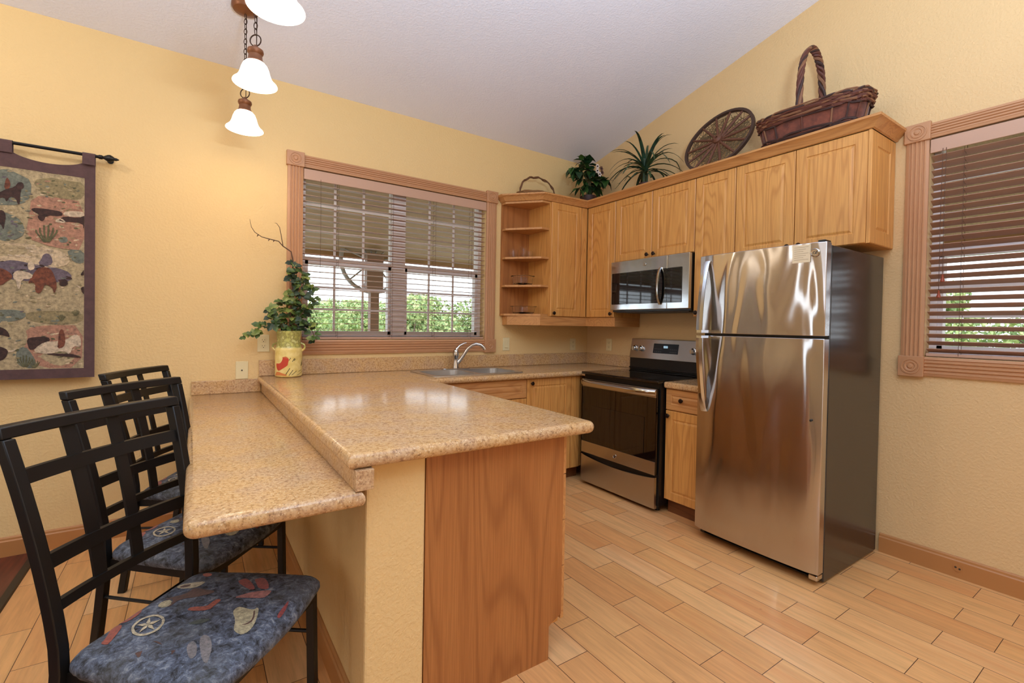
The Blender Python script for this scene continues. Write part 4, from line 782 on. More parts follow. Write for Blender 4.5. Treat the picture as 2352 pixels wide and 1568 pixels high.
# paper notice
mb = MB(); mb.box(FX-.0015,FX-.0022,-2.352,-2.440,1.628,1.722-.004); nt = mb.build('paper_notice', plain('beige_paper', (222,204,170), .7)); tag(nt, 'small beige printed notice stuck to the freezer door corner', 'label')
mb = MB()
for k in range(7):
    z = 1.706-k*.0105; mb.box(FX-.0022,FX-.0025,-2.362,-2.430+(k%3)*.012,z-.0012,z+.0012)
tp = mb.build('printed_lines', plain('notice_print', (178,158,128), .8), nt)
mb = MB(); mb.box(FX-.004,FX-.012,-2.466,-2.474,.829,.837) if 0 else mb.lathe([(.006,.004),(.006,-.004),(.003,-.006)], (FX-.002,-2.462,.833), 12, axis='x'); t.part('plug', mb, M['black'], parent=bot, smooth=True)
mb = MB(); mb.box(-.760,-.66,FY1+.004,FY1+.045,.030,.056); t.part('hinge_bracket', mb, M['chrome'], bevel=.004)

# ================================================================== outlets and switches
def wall_plate(name, label, cat, P, a, z, w=.072, h=.116, kind='outlet'):
    t = Thing(name, label, cat, P(a,z,0), 'cream wall plates' if name == 'wall_plate' else None)
    def bx(mb, a0, a1, z0, z1, d0, d1): p, q = P(a0,z0,d0), P(a1,z1,d1); mb.box(p[0],q[0],p[1],q[1],p[2],q[2])
    mb = MB(); bx(mb, a-w/2, a+w/2, z-h/2, z+h/2, .0005, .006); pl = t.part('plate', mb, M['plate'], bevel=.0025)
    if kind == 'outlet':
        for dz in (-.020,.020):
            mb = MB(); bx(mb, a-.016, a+.016, z+dz-.014, z+dz+.014, .006, .008); r = t.part('receptacle', mb, M['plate'], bevel=.002)
            mb = MB(); bx(mb, a-.008, a-.006, z+dz-.001, z+dz+.008, .008, .0085); bx(mb, a+.006, a+.008, z+dz-.001, z+dz+.008, .008, .0085); bx(mb, a-.0025, a+.0025, z+dz-.010, z+dz-.005, .008, .0085)
            t.part('slots', mb, M['slot'], parent=r)
    elif kind == 'switch':
        mb = MB(); bx(mb, a-.016, a+.016, z-.033, z+.033, .006, .0095); t.part('rocker', mb, M['plate'], bevel=.0015)
    elif kind == 'jack':
        mb = MB(); bx(mb, a-.004, a+.004, z-.004, z+.004, .006, .0085); t.part('jack', mb, M['slot'])
wall_plate('electrical_outlet', 'cream duplex outlet on the wall left of the ivy pot', 'outlet', P1, -2.952, 1.133)
wall_plate('phone_jack_plate', 'cream wall plate with a single small jack above the bar', 'wall plate', P1, -3.077, .956, kind='jack')
wall_plate('light_switch', 'cream rocker switch right of the window, below the corner shelves', 'light switch', P1, -.994, 1.112, kind='switch')
wall_plate('electrical_outlet', 'cream outlet on the back wall nearest the room corner', 'outlet', P1, -.194, 1.105)
wall_plate('electrical_outlet', 'cream outlet on the right wall just left of the range', 'outlet', P2, -.315, 1.112)
t = Thing('baseboard_jack', 'small round brown jack in the baseboard right of the refrigerator', 'jack', (-.016,-2.859,.053))
mb = MB(); mb.lathe([(.019,0),(.019,-.003),(.002,-.003)], (-.0165,-2.859,.053), 18, axis='x'); t.part('cover', mb, M['baseboard'])
mb = MB()
for dy in (-.008,.008): mb.lathe([(.005,0),(.005,-.0015)], (-.0195,-2.859+dy,.053+dy*.3), 10, axis='x')
t.part('holes', mb, M['slot'])

# ================================================================== pendant lamps
shade_em = N('glowing_frosted_glass').set(base=lin((255,248,236)), rough=.3, em=(1,.90,.74,1), ems=2.4)
PX, ZRIM = -3.112, 2.352
def ellipse_link(c, ax, a, b, r):
    """oval chain link, long axis vertical; ax = horizontal direction of the short axis"""
    return [(c[0]+ax[0]*b*math.cos(t), c[1]+ax[1]*b*math.cos(t), c[2]+a*math.sin(t)) for t in [2*PI*k/12 for k in range(12)]]
for y, label, dzl in ((-1.733,'nearest of three bell shaped pendant lamps, cut by the top edge',.012),(-1.059,'middle one of the three bell shaped pendant lamps over the bar',.030),(-.518,'farthest, lowest looking of the three bell shaped pendant lamps',0)):
    t = Thing('pendant_lamp', label, 'pendant lamp', (PX,y,ceil_z(y)), 'white glass pendant lamps over the bar')
    zc = ceil_z(y); ZRIM = 2.352+dzl
    mb = MB(); mb.lathe([(.070,.012),(.070,-.012),(.062,-.024),(.030,-.036),(.010,-.042)], (PX,y,zc-.006), 28); t.part('canopy', mb, M['lampbronze'], smooth=True)
    prof = [(.030,.128),(.044,.122),(.054,.108),(.062,.085),(.068,.058),(.076,.034),(.088,.016),(.098,.006),(.100,.001),(.097,.0),(.085,.012),(.073,.030),(.064,.058),(.058,.085),(.050,.105),(.040,.118),(.028,.123)]
    prof = [(r_*.94, h_*.80) for r_, h_ in prof]
    mb = MB(); mb.lathe(prof, (PX,y,ZRIM), 40, cap=False); t.part('shade', mb, shade_em.m, smooth=True, angle=60)
    mb = MB(); mb.lathe([(.036,.094),(.037,.104),(.031,.112),(.028,.134),(.032,.140),(.035,.148),(.033,.158),(.014,.170),(.006,.180)], (PX,y,ZRIM), 24); t.part('socket_cap', mb, M['lampbronze'], smooth=True)
    mb = MB(); mb.lathe([(.006,.10),(.014,.09),(.022,.07),(.026,.05),(.020,.034),(.002,.026)], (PX,y,ZRIM), 16); t.part('bulb', mb, shade_em.m, smooth=True)
    mb = MB(); mb.tube([(PX+.026*math.cos(2*PI*k/20)*.8,y-.026*math.cos(2*PI*k/20)*.6,ZRIM+.202+.026*math.sin(2*PI*k/20)) for k in range(20)], .0028, 6, closed=True); t.part('ring', mb, M['chain'], smooth=True)
    mb = MB(); z = ZRIM+.242; k = 0
    while z < zc-.06:
        ax = (.8,-.6) if k % 2 else (.6,.8)
        mb.tube(ellipse_link((PX,y,z), ax, .0165, .0085, 0), .0019, 5, closed=True); z += .0275; k += 1
    mb.tube([(PX+.004,y,ZRIM+.18),(PX+.006,y+.003,(ZRIM+zc)/2),(PX+.003,y,zc-.04)], .0022, 6); t.part('chain', mb, M['chain'], smooth=True)
    light('pendant_light', 'POINT', (0,0,ZRIM-.015-zc), 3.0, WARM, .05, parent=t.o)

# ================================================================== curtain rod and wall hanging
t = Thing('wall_rod', 'black metal rod with leaf finial holding the western tapestry', 'rod', (-4.5,-.06,2.187))
mb = MB(); mb.tube([(-5.30,-.060,2.187),(-3.768,-.060,2.187)], .0085, 10); t.part('rod', mb, M['blackmetal'], smooth=True)
mb = MB(); mb.lathe([(.010,0),(.012,.004),(.012,.016),(.007,.020),(.011,.027),(.019,.040),(.021,.050),(.015,.062),(.008,.070),(.009,.076),(.004,.086),(.001,.090)], (-3.790,-.060,2.187), 12, axis='x'); t.part('finial', mb, M['blackmetal'], smooth=True)
mb = MB(); mb.tube([(-3.745,-.060,2.187),(-3.745,-.03,2.187),(-3.745,-.004,2.187)], .004, 8); mb.lathe([(.015,-.0005),(.015,-.006),(.002,-.006)], (-3.745,0,2.187), 14, axis='y')
t.part('bracket', mb, M['blackmetal'])
TAPC = {'ground':(170,150,114),'earth':(168,122,98),'dust':(196,172,138),'hill':(104,90,98),'sage':(112,114,100),'brush':(140,124,88),'dark':(62,40,34),'brown':(112,62,42),'cream':(196,174,146),'cactus':(92,88,58)}
def cloth(name, c, amt=.3, sc=60):
    a = N(name).set(rough=.9, sheen=.2); v = a.coord(); n = a.noise(v, sc, 4, .7); r = a.ramp(n, 0, [(.3,(0,0,0,1)),(.7,(1,1,1,1))])
    m = a.mix(r, lin(tuple(x*(1-amt) for x in c)), lin(tuple(min(255,x*(1+amt*.45)) for x in c))); a.l(m, 0, a.b, 'Base Color')
    n2 = a.noise(v, 900, 1); a.bump(n2, 0, .2, .0004); return a.m
tapm = {k: cloth('tapestry_'+k, v, .28 if k not in ('dark','brown') else .45, 55) for k, v in TAPC.items()}
border = cloth('plum_brown_border', (88,62,60), .12, 20)
TX0, TX1, TZ0, TZ1 = -5.09, -3.803, .952, 2.112
t = Thing('tapestry', 'western scene tapestry with plum border hanging from a black rod', 'wall hanging', ((TX0+TX1)/2,-.06,TZ0))
def top_z(x):
    for a, b in ((-4.978,-4.75),(-4.68,-4.55),(-4.48,-4.20),(-4.128,-3.858)):
        if a < x < b: return TZ1+.030-.034*math.sin(PI*min(1,(x-a)/(b-a)*.5+.5 if 0 else (x-a)/(b-a)))**.6
    return TZ1+.03
def ripple(x, z): return -.058+.004*math.sin(x*9+z*2)
def sheet(mb, x0, x1, z0f, z1f, nx, d, th=.002, mi=0):
    vs = []
    for k in range(nx+1):
        x = x0+(x1-x0)*k/nx; za, zb = z0f(x), z1f(x)
        for z in (za, zb):
            y = ripple(x, z)-d; vs += [(x,y,z),(x,y+th,z)]
    fs = []
    for k in range(nx):
        a = k*4; b = a+4; fs += [(a,b,b+2,a+2),(a+1,a+3,b+3,b+1),(a,a+1,b+1,b),(a+2,b+2,b+3,a+3)]
    fs += [(0,2,3,1),(nx*4,nx*4+1,nx*4+3,nx*4+2)]
    mb.add(vs, fs, mi)
mb = MB()
pz = lambda x: TZ0+.052
pt = lambda x: min(2.058, top_z(x)-.052)
sheet(mb, TX0+.045, TX1-.045, pz, pt, 40, .0006, mi=0)
keys = list(TAPC)
for i, (mn, poly) in enumerate(ART['tap']):
    poly = chaikin(poly, 1 if mn != 'cactus' else 0)
    pts = []
    for x, z in poly:
        x = min(x, TX1-.046); z = max(TZ0+.054, z); z = min(z, 2.056)
        pts.append((x, z))
    if len(set(pts)) < 3: continue
    off = (.0004 if mn in ('earth','dust','hill','sage','brush') else .0017)+.00001*i
    mb.add([(x, ripple(x,z)-.0006-off, z) for x, z in pts], [tuple(range(len(pts)))], keys.index(mn))
    # the cloth repeats its print further left
    q = [(x-.46, z) for x, z in pts if x-.46 > TX0+.046]
    if len(q) == len(pts): mb.add([(x, ripple(x,z)-.0006-off, z) for x, z in q], [tuple(range(len(q)))], keys.index(mn))
rnd = random.Random(17)
def base_at(x, z):
    hit = 'ground'
    for mn, poly in ART['tap']:
        if mn not in ('earth','dust','hill','sage','brush'): continue
        ins = False
        for i in range(len(poly)):
            (x1,z1),(x2,z2) = poly[i], poly[(i+1)%len(poly)]
            if (z1 > z) != (z2 > z) and x < (x2-x1)*(z-z1)/(z2-z1)+x1: ins = not ins
        if ins: hit = mn
    return hit
near = {'ground':('brush','dust','sage','ground'),'earth':('brush','ground','cactus','dust'),'dust':('ground','cream'),'hill':('sage','dark'),'sage':('brush','cactus','hill','ground'),'brush':('cactus','ground','earth','sage')}
for k in range(420):
    x = rnd.uniform(-4.30, TX1-.056); z = rnd.uniform(TZ0+.064, 2.040); b = base_at(x, z); w = rnd.uniform(.004,.014); h = rnd.uniform(.002,.006)
    a_ = rnd.uniform(-.4,.4); pts = [(x+w*math.cos(t_)*math.cos(a_)-h*math.sin(t_)*math.sin(a_), z+w*math.cos(t_)*math.sin(a_)+h*math.sin(t_)*math.cos(a_)) for t_ in [2*PI*q/7+rnd.uniform(-.3,.3) for q in range(7)]]
    mb.add([(x_, ripple(x_,z_)-.00145-.0000005*k, z_) for x_, z_ in pts], [tuple(range(7))], keys.index(rnd.choice(near[b])))
t.part('picture', mb, [tapm[k] for k in keys], fix=False)
mb = MB()
sheet(mb, TX0, TX0+.045, lambda x: TZ0, top_z, 6, .0018); sheet(mb, TX1-.045, TX1, lambda x: TZ0, top_z, 6, .0018)
sheet(mb, TX0+.045, TX1-.045, lambda x: TZ0, pz, 40, .0018); sheet(mb, TX0+.045, TX1-.045, pt, top_z, 80, .0018)
t.part('border', mb, border)
for a, b in ((-5.05,-4.98),(-4.75,-4.68),(-4.55,-4.48),(-4.20,-4.128),(-3.856,-3.803)):
    mb = MB(); vs = []; n = 12
    pth = [(a,-.0565,TZ1+.02)]+[(a,-.060+.0115*math.cos(PI*k/n),2.187+.0115*math.sin(PI*k/n)) for k in range(n+1)]
    pth = [(a,-.0480,TZ1+.02)]+pth[1:]+[(a,-.0715,TZ1+.02)]
    sec = []
    for k, p in enumerate(pth): sec.append([Vector((0,0,0)),Vector((b-a,0,0)),Vector((b-a,-.0015 if k > n/2 else .0015,0)),Vector((0,-.0015 if k > n/2 else .0015,0))])
    mb.sweep(pth, sec); t.part('hanging_tab', mb, border)

# ================================================================== dining chairs at the bar
seatcol = {'blue':(92,104,128),'red':(142,56,50),'pink':(160,100,92),'tan':(172,158,122),'brown':(84,52,40),'cream':(182,166,134),'rust':(150,70,48),'grey':(120,112,108),'green':(62,68,58)}
a = N('blue_western_print').set(rough=.7, spec=.3); v = a.coord(); n = a.noise(v, 44, 5, .8, .5); r = a.ramp(n, 0, [(.36,lin((34,32,32))),(.45,lin((70,72,78))),(.55,lin((92,98,112))),(.66,lin((138,140,142)))])
n2 = a.noise(v, 9, 2); nn = a.ramp(n2, 0, [(.45,(0,0,0,1)),(.62,(1,1,1,1))]); m = a.mix(.35, r, lin((84,80,70))); mm = a.mix(nn, r, m); a.l(mm, 0, a.b, 'Base Color'); n3 = a.noise(v, 300, 2); a.bump(n3, 0, .3, .0006)
seatm = [a.m]+[cloth('seat_print_'+k, c, .3, 120) for k, c in list(seatcol.items())[1:]]
skeys = list(seatcol)
def seat_outline():
    pts = []; R0, R1, D = .205, .244, .425; r = .035
    def corner(cx, cy, a0, a1, rr):
        for k in range(7):
            q = math.radians(a0+(a1-a0)*k/6); pts.append((cx+rr*math.cos(q), cy+rr*math.sin(q)))
    corner(.012+r, R0-r, 180, 92, r)
    for k in range(1, 8): pts.append((.012+(D-.012)*k/8, R0+(R1-R0)*k/8+.008*math.sin(PI*k/8)))
    corner(D-r, R1-r, 85, 8, r)
    for k in range(1, 8): pts.append((D+.022*math.sin(PI*k/8), R1-r-(2*R1-2*r)*k/8))
    corner(D-r, -R1+r, -8, -85, r)
    for k in range(1, 8): pts.append((D-(D-.012)*k/8, -(R1-(R1-R0)*k/8+.008*math.sin(PI*k/8))))
    corner(.012+r, -R0+r, -92, -180, r)
    for k in range(1, 4): pts.append((.012, -R0+r+(2*R0-2*r)*k/4))
    return pts[::-1]
SC = (.215, 0)
SO = seat_outline()
def seat_s(x, y):
    dx, dy = x-SC[0], y-SC[1]; best = 1
    ang = math.atan2(dy, dx)
    for i in range(len(SO)):
        ax, ay = SO[i][0]-SC[0], SO[i][1]-SC[1]; bx_, by = SO[(i+1)%len(SO)][0]-SC[0], SO[(i+1)%len(SO)][1]-SC[1]
        den = dx*(by-ay)-dy*(bx_-ax)
        if abs(den) < 1e-12: continue
        tt = (ax*(by-ay)-ay*(bx_-ax))/den; uu = (ax*dy-ay*dx)/den
        if tt > 0 and -1e-6 <= uu <= 1+1e-6: return 1/tt
    return 1
def seat_h(s):
    s = min(1, s); return .478+.012*(1-s*s)-(.022*max(0, (s-.86)/.14)**2.4)
HZ = 1.028; SZ = .480
def back_a(z): 
    q = max(0, (z-.46)/(HZ-.46)); return -.116*q**1.55
def back_b(z):
    q = max(0, (z-.46)/(HZ-.46)); return .198+.038*q
def make_chair(label):
    t = Thing('dining_chair', label, 'chair', (0,0,0), 'black metal chairs along the bar')
    P = lambda n_, mb, m, **k: t.part(n_, mb, m, local=True, **k)
    mb = MB(); rings = [0.02,.2,.4,.6,.75,.86,.91,.95,.98,1.0]; n = len(SO); vs = []
    for s in rings: vs += [(SC[0]+(x-SC[0])*s, SC[1]+(y-SC[1])*s, seat_h(s)) for x, y in SO]
    for dz, sc in ((.444,1.004),(.434,.985),(.432,.9)): vs += [(SC[0]+(x-SC[0])*sc, SC[1]+(y-SC[1])*sc, dz) for x, y in SO]
    m = len(rings)+3
    fs = [(i*n+k,i*n+(k+1)%n,(i+1)*n+(k+1)%n,(i+1)*n+k) for i in range(m-1) for k in range(n)]+[tuple(range(n))[::-1],tuple(range((m-1)*n,m*n))]
    mb.add(vs, fs)
    for i, (mn, poly) in enumerate(ART['seat']):
        if max(seat_s(*p) for p in poly) > .985: continue
        decal(mb, poly, lambda x, y, i=i: (x, y, seat_h(seat_s(x,y))+.0008+.00003*i), skeys.index(mn), 1, 1 if len(poly) > 4 else 0)
    P('seat', mb, seatm, smooth=True, angle=60, fix=False)
    # apron under the cushion
    mb = MB()
    out = [(.012,.185),(.40,.222),(.40,-.222),(.012,-.185)]
    for i in range(4):
        p, q = Vector((*out[i],0)), Vector((*out[(i+1)%4],0)); d = (q-p).normalized(); nn = Vector((d.y,-d.x,0))
        mb.prism([p+nn*.008+Vector((0,0,.400)), p-nn*.008+Vector((0,0,.400)), p-nn*.008+Vector((0,0,.431)), p+nn*.008+Vector((0,0,.431))], q-p)
    P('seat_frame', mb, M['blackmetal'])
    for sg in (-1, 1):
        pth = []; sec = []
        for k in range(17):
            z = .0+(HZ-.030)*k/16
            if z < .46: aa = -.055*((.46-z)/.46)**1.3; bb = .198-.0*(z)
            else: aa = back_a(z); bb = back_b(z)
            w = .0135 if z < .5 else .0135
            pth.append((aa, sg*bb, z)); sec.append([Vector((-.015,-w,0)),Vector((.015,-w,0)),Vector((.015,w,0)),Vector((-.015,w,0))])
        mb = MB(); mb.sweep(pth, sec); P('leg', mb, M['blackmetal'], smooth=True, angle=40, bevel=.003)
        mb = MB(); mb.sweep([(.395,sg*.222,.431),(.402,sg*.228,0)], [[Vector((-.0125,-.0125,0)),Vector((.0125,-.0125,0)),Vector((.0125,.0125,0)),Vector((-.0125,.0125,0))]]*2)
        P('leg', mb, M['blackmetal'], bevel=.002)
    def rail(z, hgt, th=.007, bow=.022, ext=0.0):
        mb = MB(); pth = []; sec = []
        for k in range(13):
            s = -1+2*k/12; b = s*(back_b(z)+ext); aa = back_a(z)-bow*(1-s*s)
            sl = (back_a(z+hgt/2)-back_a(z-hgt/2))
            pth.append((aa, b, z)); sec.append([Vector((-th-sl/2,0,-hgt/2)),Vector((th-sl/2,0,-hgt/2)),Vector((th+sl/2,0,hgt/2)),Vector((-th+sl/2,0,hgt/2))])
        mb.sweep(pth, sec); return mb
    bk = P('back_rail', rail(HZ-.015, .029, .0155, .022, .0135), M['blackmetal'], smooth=True, angle=40, bevel=.004)
    for z, h in ((.905,.034),(.700,.034),(.592,.025)): P('back_rail', rail(z, h), M['blackmetal'], smooth=True, angle=40)
    for bpos in (-.335, .20):
        mb = MB(); pth = []; sec = []
        for k in range(13):
            z = .592+(HZ-.03-.592)*k/12; pth.append((back_a(z)-.022*(1-bpos*bpos)-.002, bpos*back_b(z), z)); sec.append([Vector((-.004,-.0165,0)),Vector((.004,-.0165,0)),Vector((.004,.0165,0)),Vector((-.004,.0165,0))])
        mb.sweep(pth, sec); P('back_slat', mb, M['blackmetal'], smooth=True, angle=40)
    for sg in (-1, 1):
        mb = MB(); mb.tube([(-.018,sg*.198,.30),(.396,sg*.2245,.30)], .0058, 8); P('stretcher', mb, M['blackmetal'], smooth=True)
    mb = MB(); mb.tube([(.19,-.210,.30),(.19,.210,.30)], .0058, 8); P('stretcher', mb, M['blackmetal'], smooth=True)
    return t.o
ch = make_chair('nearest black metal chair with blue western print seat at the bar')
ch.location = (-3.471,-1.900,0); ch.rotation_euler = (0,0,-.713)
c2 = copy_tree(ch); c2.location = (-3.468,-1.252,0); c2.rotation_euler = (0,0,-.687); c2['label'] = 'middle of the three black metal chairs, seat partly under the bar'
c3 = copy_tree(ch); c3.location = (-3.476,-.586,0); c3.rotation_euler = (0,0,-.451); c3['label'] = 'farthest black metal chair, closest to the wall below the tapestry'

# ================================================================== ivy in a painted pitcher pot
PXc, PYc, PR = -2.812, -.112, .083
t = Thing('flower_pot', 'cream milk-can pot painted with a red rooster, on the counter corner', 'pot', (PXc,PYc,CT))
a = N('pot_glaze').set(rough=.3); v = a.coord(); n = a.noise(v, 28, 3, .6); sep = a.n('ShaderNodeSeparateXYZ'); a.l(v, 0, sep, 0)
bod = a.ramp(n, 0, [(.35,lin((226,196,110))),(.65,lin((240,216,140)))]); nek = a.ramp(n, 0, [(.40,lin((196,190,104))),(.55,lin((150,140,70))),(.62,lin((206,200,128)))])
st = a.ramp(sep, 2, [(.190,(0,0,0,1)),(.200,(1,1,1,1))]); mx = a.mix(st, bod, nek); a.l(mx, 0, a.b, 'Base Color')
potm = [a.m, plain('rooster_red', (196,64,38), .4), plain('rooster_comb', (200,110,60), .4), plain('brush_marks', (96,84,44), .4), plain('pot_orange_base', (206,120,58), .4)]
def pot_r(z):  # z above counter
    for (z0,r0),(z1,r1) in zip(PP, PP[1:]):
        if z0 <= z <= z1: return r0+(r1-r0)*(z-z0)/(z1-z0)
    return PR
PP = [(0,.074),(.006,.082),(.012,.083),(.175,.083),(.190,.082),(.198,.076),(.205,.075),(.235,.072),(.270,.074),(.300,.080),(.306,.080)]
mb = MB(); mb.lathe([(r,z) for z, r in PP]+[(.076,.306),(.070,.27),(.068,.24),(.002,.235)], (PXc,PYc,CT+.001), 48)
base_ang = math.atan2(CAM.y-PYc, CAM.x-PXc)
mk = {'rooster':1,'comb':2,'mark':3,'base':4}
for i, (mn, poly) in enumerate(ART['pot']):
    decal(mb, [(th, z-CT) for th, z in poly], lambda th, z, i=i: (PXc+(pot_r(z)+.0007+.0001*i)*math.cos(base_ang+math.radians(th)), PYc+(pot_r(z)+.0007+.0001*i)*math.sin(base_ang+math.radians(th)), CT+.001+z), mk[mn], 3, 1 if mn in ('rooster','comb') else 0)
t.part('pot_body', mb, potm, smooth=True, fix=False)
mb = MB(); mb.lathe([(.070,.0),(.070,.004)], (PXc,PYc,CT+.002), 24)
mb = MB()
for k in (0, 1):
    aa = base_ang+math.radians(78)+k*PI
    q = [(PXc+(.083+d)*math.cos(aa), PYc+(.083+d)*math.sin(aa), CT+z) for d, z in ((-.004,.17),(.012,.185),(.018,.20),(.012,.215),(-.008,.225))]; mb.tube(q, .006, 8)
t.part('handle', mb, potm[0], smooth=True)
soil = MB(); soil.lathe([(.068,.0),(.066,.008),(.002,.012)], (PXc,PYc,CT+.246), 20); t.part('soil', soil, plain('dark_soil', (58,40,28), .9))
leafm = {}
def leafmat(name, c1, c2, rough=.5):
    a = N(name).set(rough=rough); v = a.coord(); n = a.noise(v, 26, 2); r = a.ramp(n, 0, [(.35,lin(c1)),(.65,lin(c2))]); a.l(r, 0, a.b, 'Base Color'); return a.m
def add_leaf(mb, p, d, upv, L, Wd, shape='ivy', droop=.25, mi=0):
    """a folded, curved leaf"""
    p = Vector(p); d = Vector(d).normalized(); upv = Vector(upv); s = d.cross(upv)
    if s.length < 1e-4: s = d.cross(Vector((1,0,0)))
    s.normalize(); n = s.cross(d).normalized()
    if shape == 'ivy': out = [(0,0),(.05,.28),(.28,.55),(.42,.32),(.70,.36),(1,0)]
    else: out = [(0,0),(.12,.22),(.35,.48),(.65,.40),(.88,.15),(1,0)]
    c = [(.0,0),(.35,0),(.68,0),(1,0)]
    def Q(a, b, fold): return p+d*(a*L)+s*(b*Wd)+n*(-droop*L*a*a+abs(b)*fold*Wd)
    vs = [Q(a,0,0) for a in (0,.35,.68,1)]; nl = len(vs)
    left = [Q(a,b,.25) for a, b in out[1:-1]]; right = [Q(a,-b,.25) for a, b in out[1:-1]]
    vs += left+right
    fs = [(0,nl,nl+1,1),(1,nl+1,nl+2,2),(2,nl+2,nl+3,3),(0,1,nl+5,nl+4),(1,2,nl+6,nl+5),(2,3,nl+7,nl+6)]
    mb.add(vs, fs, mi)
ivy = Thing('potted_ivy', 'tall trailing ivy with a bare curled twig growing from the rooster pot', 'plant', (PXc,PYc,CT+.25))
stem = MB()
Z0 = CT+.25
main = [(-2.812,-.112,Z0),(-2.803,-.112,1.35),(-2.797,-.110,1.50),(-2.793,-.108,1.62),(-2.791,-.106,1.688),(-2.803,-.106,1.751),(-2.853,-.106,1.783),(-2.880,-.108,1.812),(-2.906,-.108,1.816),(-2.945,-.110,1.822),(-2.980,-.110,1.829),(-3.020,-.110,1.855),(-3.040,-.108,1.888),(-3.048,-.106,1.935)]
stem.tube(main, [.006,.0055,.005,.005,.0045,.004,.0035,.003,.0032,.0028,.0024,.002,.0016,.001], 8)
stem.tube([(-2.853,-.106,1.783),(-2.862,-.104,1.84),(-2.874,-.102,1.905),(-2.892,-.100,1.930),(-2.903,-.100,1.931)], [.003,.0024,.002,.0016,.001], 6)
for p in ((-2.906,-.108,1.816),(-2.935,-.11,1.819),(-3.0,-.11,1.84)): stem.tube([p,(p[0]-.006,p[1],p[2]-.012)], [.0045,.002], 6)
vines = [[(-2.82,-.13,Z0),(-2.87,-.15,1.29),(-2.93,-.15,1.265),(-2.99,-.14,1.24),(-3.03,-.13,1.205),(-3.055,-.13,1.175)],
         [(-2.82,-.12,Z0),(-2.88,-.14,1.28),(-2.925,-.13,1.32),(-2.945,-.12,1.375)],
         [(-2.80,-.11,Z0),(-2.76,-.13,1.30),(-2.70,-.15,1.40),(-2.66,-.15,1.44)],
         [(-2.80,-.11,Z0),(-2.76,-.10,1.36),(-2.74,-.10,1.50),(-2.715,-.11,1.56),(-2.685,-.12,1.52),(-2.66,-.13,1.48)],
         [(-2.79,-.12,Z0),(-2.74,-.14,1.29),(-2.69,-.15,1.26),(-2.665,-.15,1.20),(-2.655,-.15,1.15)],
         [(-2.80,-.11,Z0),(-2.78,-.12,1.42),(-2.80,-.12,1.56),(-2.83,-.13,1.63)],
         [(-2.80,-.10,Z0),(-2.77,-.11,1.45),(-2.74,-.12,1.58),(-2.73,-.13,1.62)]]
for vv in vines: stem.tube(vv, .0022, 6)
ivy.part('stems', stem, plain('brown_twig', (88,60,40), .7), smooth=True)
lv = MB(); rnd = random.Random(3)
def along(path, s):
    k = s*(len(path)-1); i = min(int(k), len(path)-2); return Vector(path[i]).lerp(Vector(path[i+1]), k-i)
for vi, vv in enumerate(vines):
    n = 15
    for k in range(n):
        s = .25+.75*k/(n-1) if vi < 2 else .1+.9*k/(n-1)
        p = along(vv, s); an = rnd.uniform(0, 2*PI)
        d = Vector((math.cos(an)*.9, -abs(math.sin(an))*.7+.1, rnd.uniform(-.7,.35)))
        q = p+Vector((rnd.uniform(-.012,.012), rnd.uniform(-.015,.01), rnd.uniform(-.01,.01)))
        L = rnd.uniform(.038,.062); 
        if q.y+d.normalized().y*L > -.03: d.y = -abs(d.y)
        add_leaf(lv, q, d, (rnd.uniform(-.4,.4),-1,.5), L, L*.85, mi=rnd.choice((0,0,1,2)))
for k in range(60):
    an = rnd.uniform(0, 2*PI); rr = rnd.uniform(.01,.075); z = rnd.uniform(1.225,1.42)
    p = (PXc+.015+rr*math.cos(an), PYc-.01+rr*.55*math.sin(an), z); d = Vector((math.cos(an), math.sin(an)*.6-.25, rnd.uniform(-.6,.5))); L = rnd.uniform(.04,.065)
    add_leaf(lv, p, d, (0,-.6,.8), L, L*.85, mi=rnd.choice((0,0,1,2)))
for k in range(34):
    z = rnd.uniform(1.40,1.70); p = (-2.795+rnd.uniform(-.03,.045)*(1 if z < 1.6 else .4), -.115+rnd.uniform(-.03,.0), z); an = rnd.uniform(0, 2*PI); L = rnd.uniform(.035,.055)
    add_leaf(lv, p, (math.cos(an), -.4, rnd.uniform(-.6,.4)), (0,-1,.3), L, L*.85, mi=rnd.choice((0,1,2,2)))
ivy.part('leaves', lv, [leafmat('ivy_green', (40,62,22), (84,106,40)), leafmat('ivy_light', (96,112,44), (140,146,70)), leafmat('ivy_dark', (26,44,22), (48,70,34))], fix=False)

# ================================================================== ornaments on the cabinets
TOP = ZT+.0540
# flowering plant
cx, cy = -.285, -.285
t = Thing('flowering_plant', 'leafy dark green plant with small white and brown flowers in the cabinet corner', 'plant', (cx,cy,TOP))
mb = MB(); mb.lathe([(.055,0),(.070,.02),(.078,.055),(.080,.075),(.074,.078),(.070,.06),(.002,.055)], (cx,cy,TOP), 24); t.part('pot', mb, plain('dark_brown_pot', (54,28,22), .6), smooth=True)
st = MB(); lf = MB(); fl = MB(); rnd = random.Random(11)
for k in range(6): 
    a = k*1.05; st.tube([(cx+.02*math.cos(a),cy+.02*math.sin(a),TOP+.055),(cx+.012*math.cos(a),cy+.01*math.sin(a),TOP+.15),(cx+.03*math.cos(a),cy+.02*math.sin(a),TOP+.25)], .006, 6)
tips = [(-.14,.0,.30,0),(-.20,-.05,.26,1),(.17,-.04,.27,1),(.12,-.02,.20,0),(-.16,-.04,.10,1),(-.08,-.06,.14,1),(.03,-.08,.20,0),(-.03,.02,.45,1),(-.10,.0,.385,0),(-.24,-.02,.29,1),(.06,-.05,.14,0),(.20,-.06,.24,1),(-.02,-.08,.30,0),(.10,.0,.30,1),(-.12,-.03,.20,0),(.0,.0,.36,0),(-.05,.05,.25,0),(.08,.06,.22,0)]
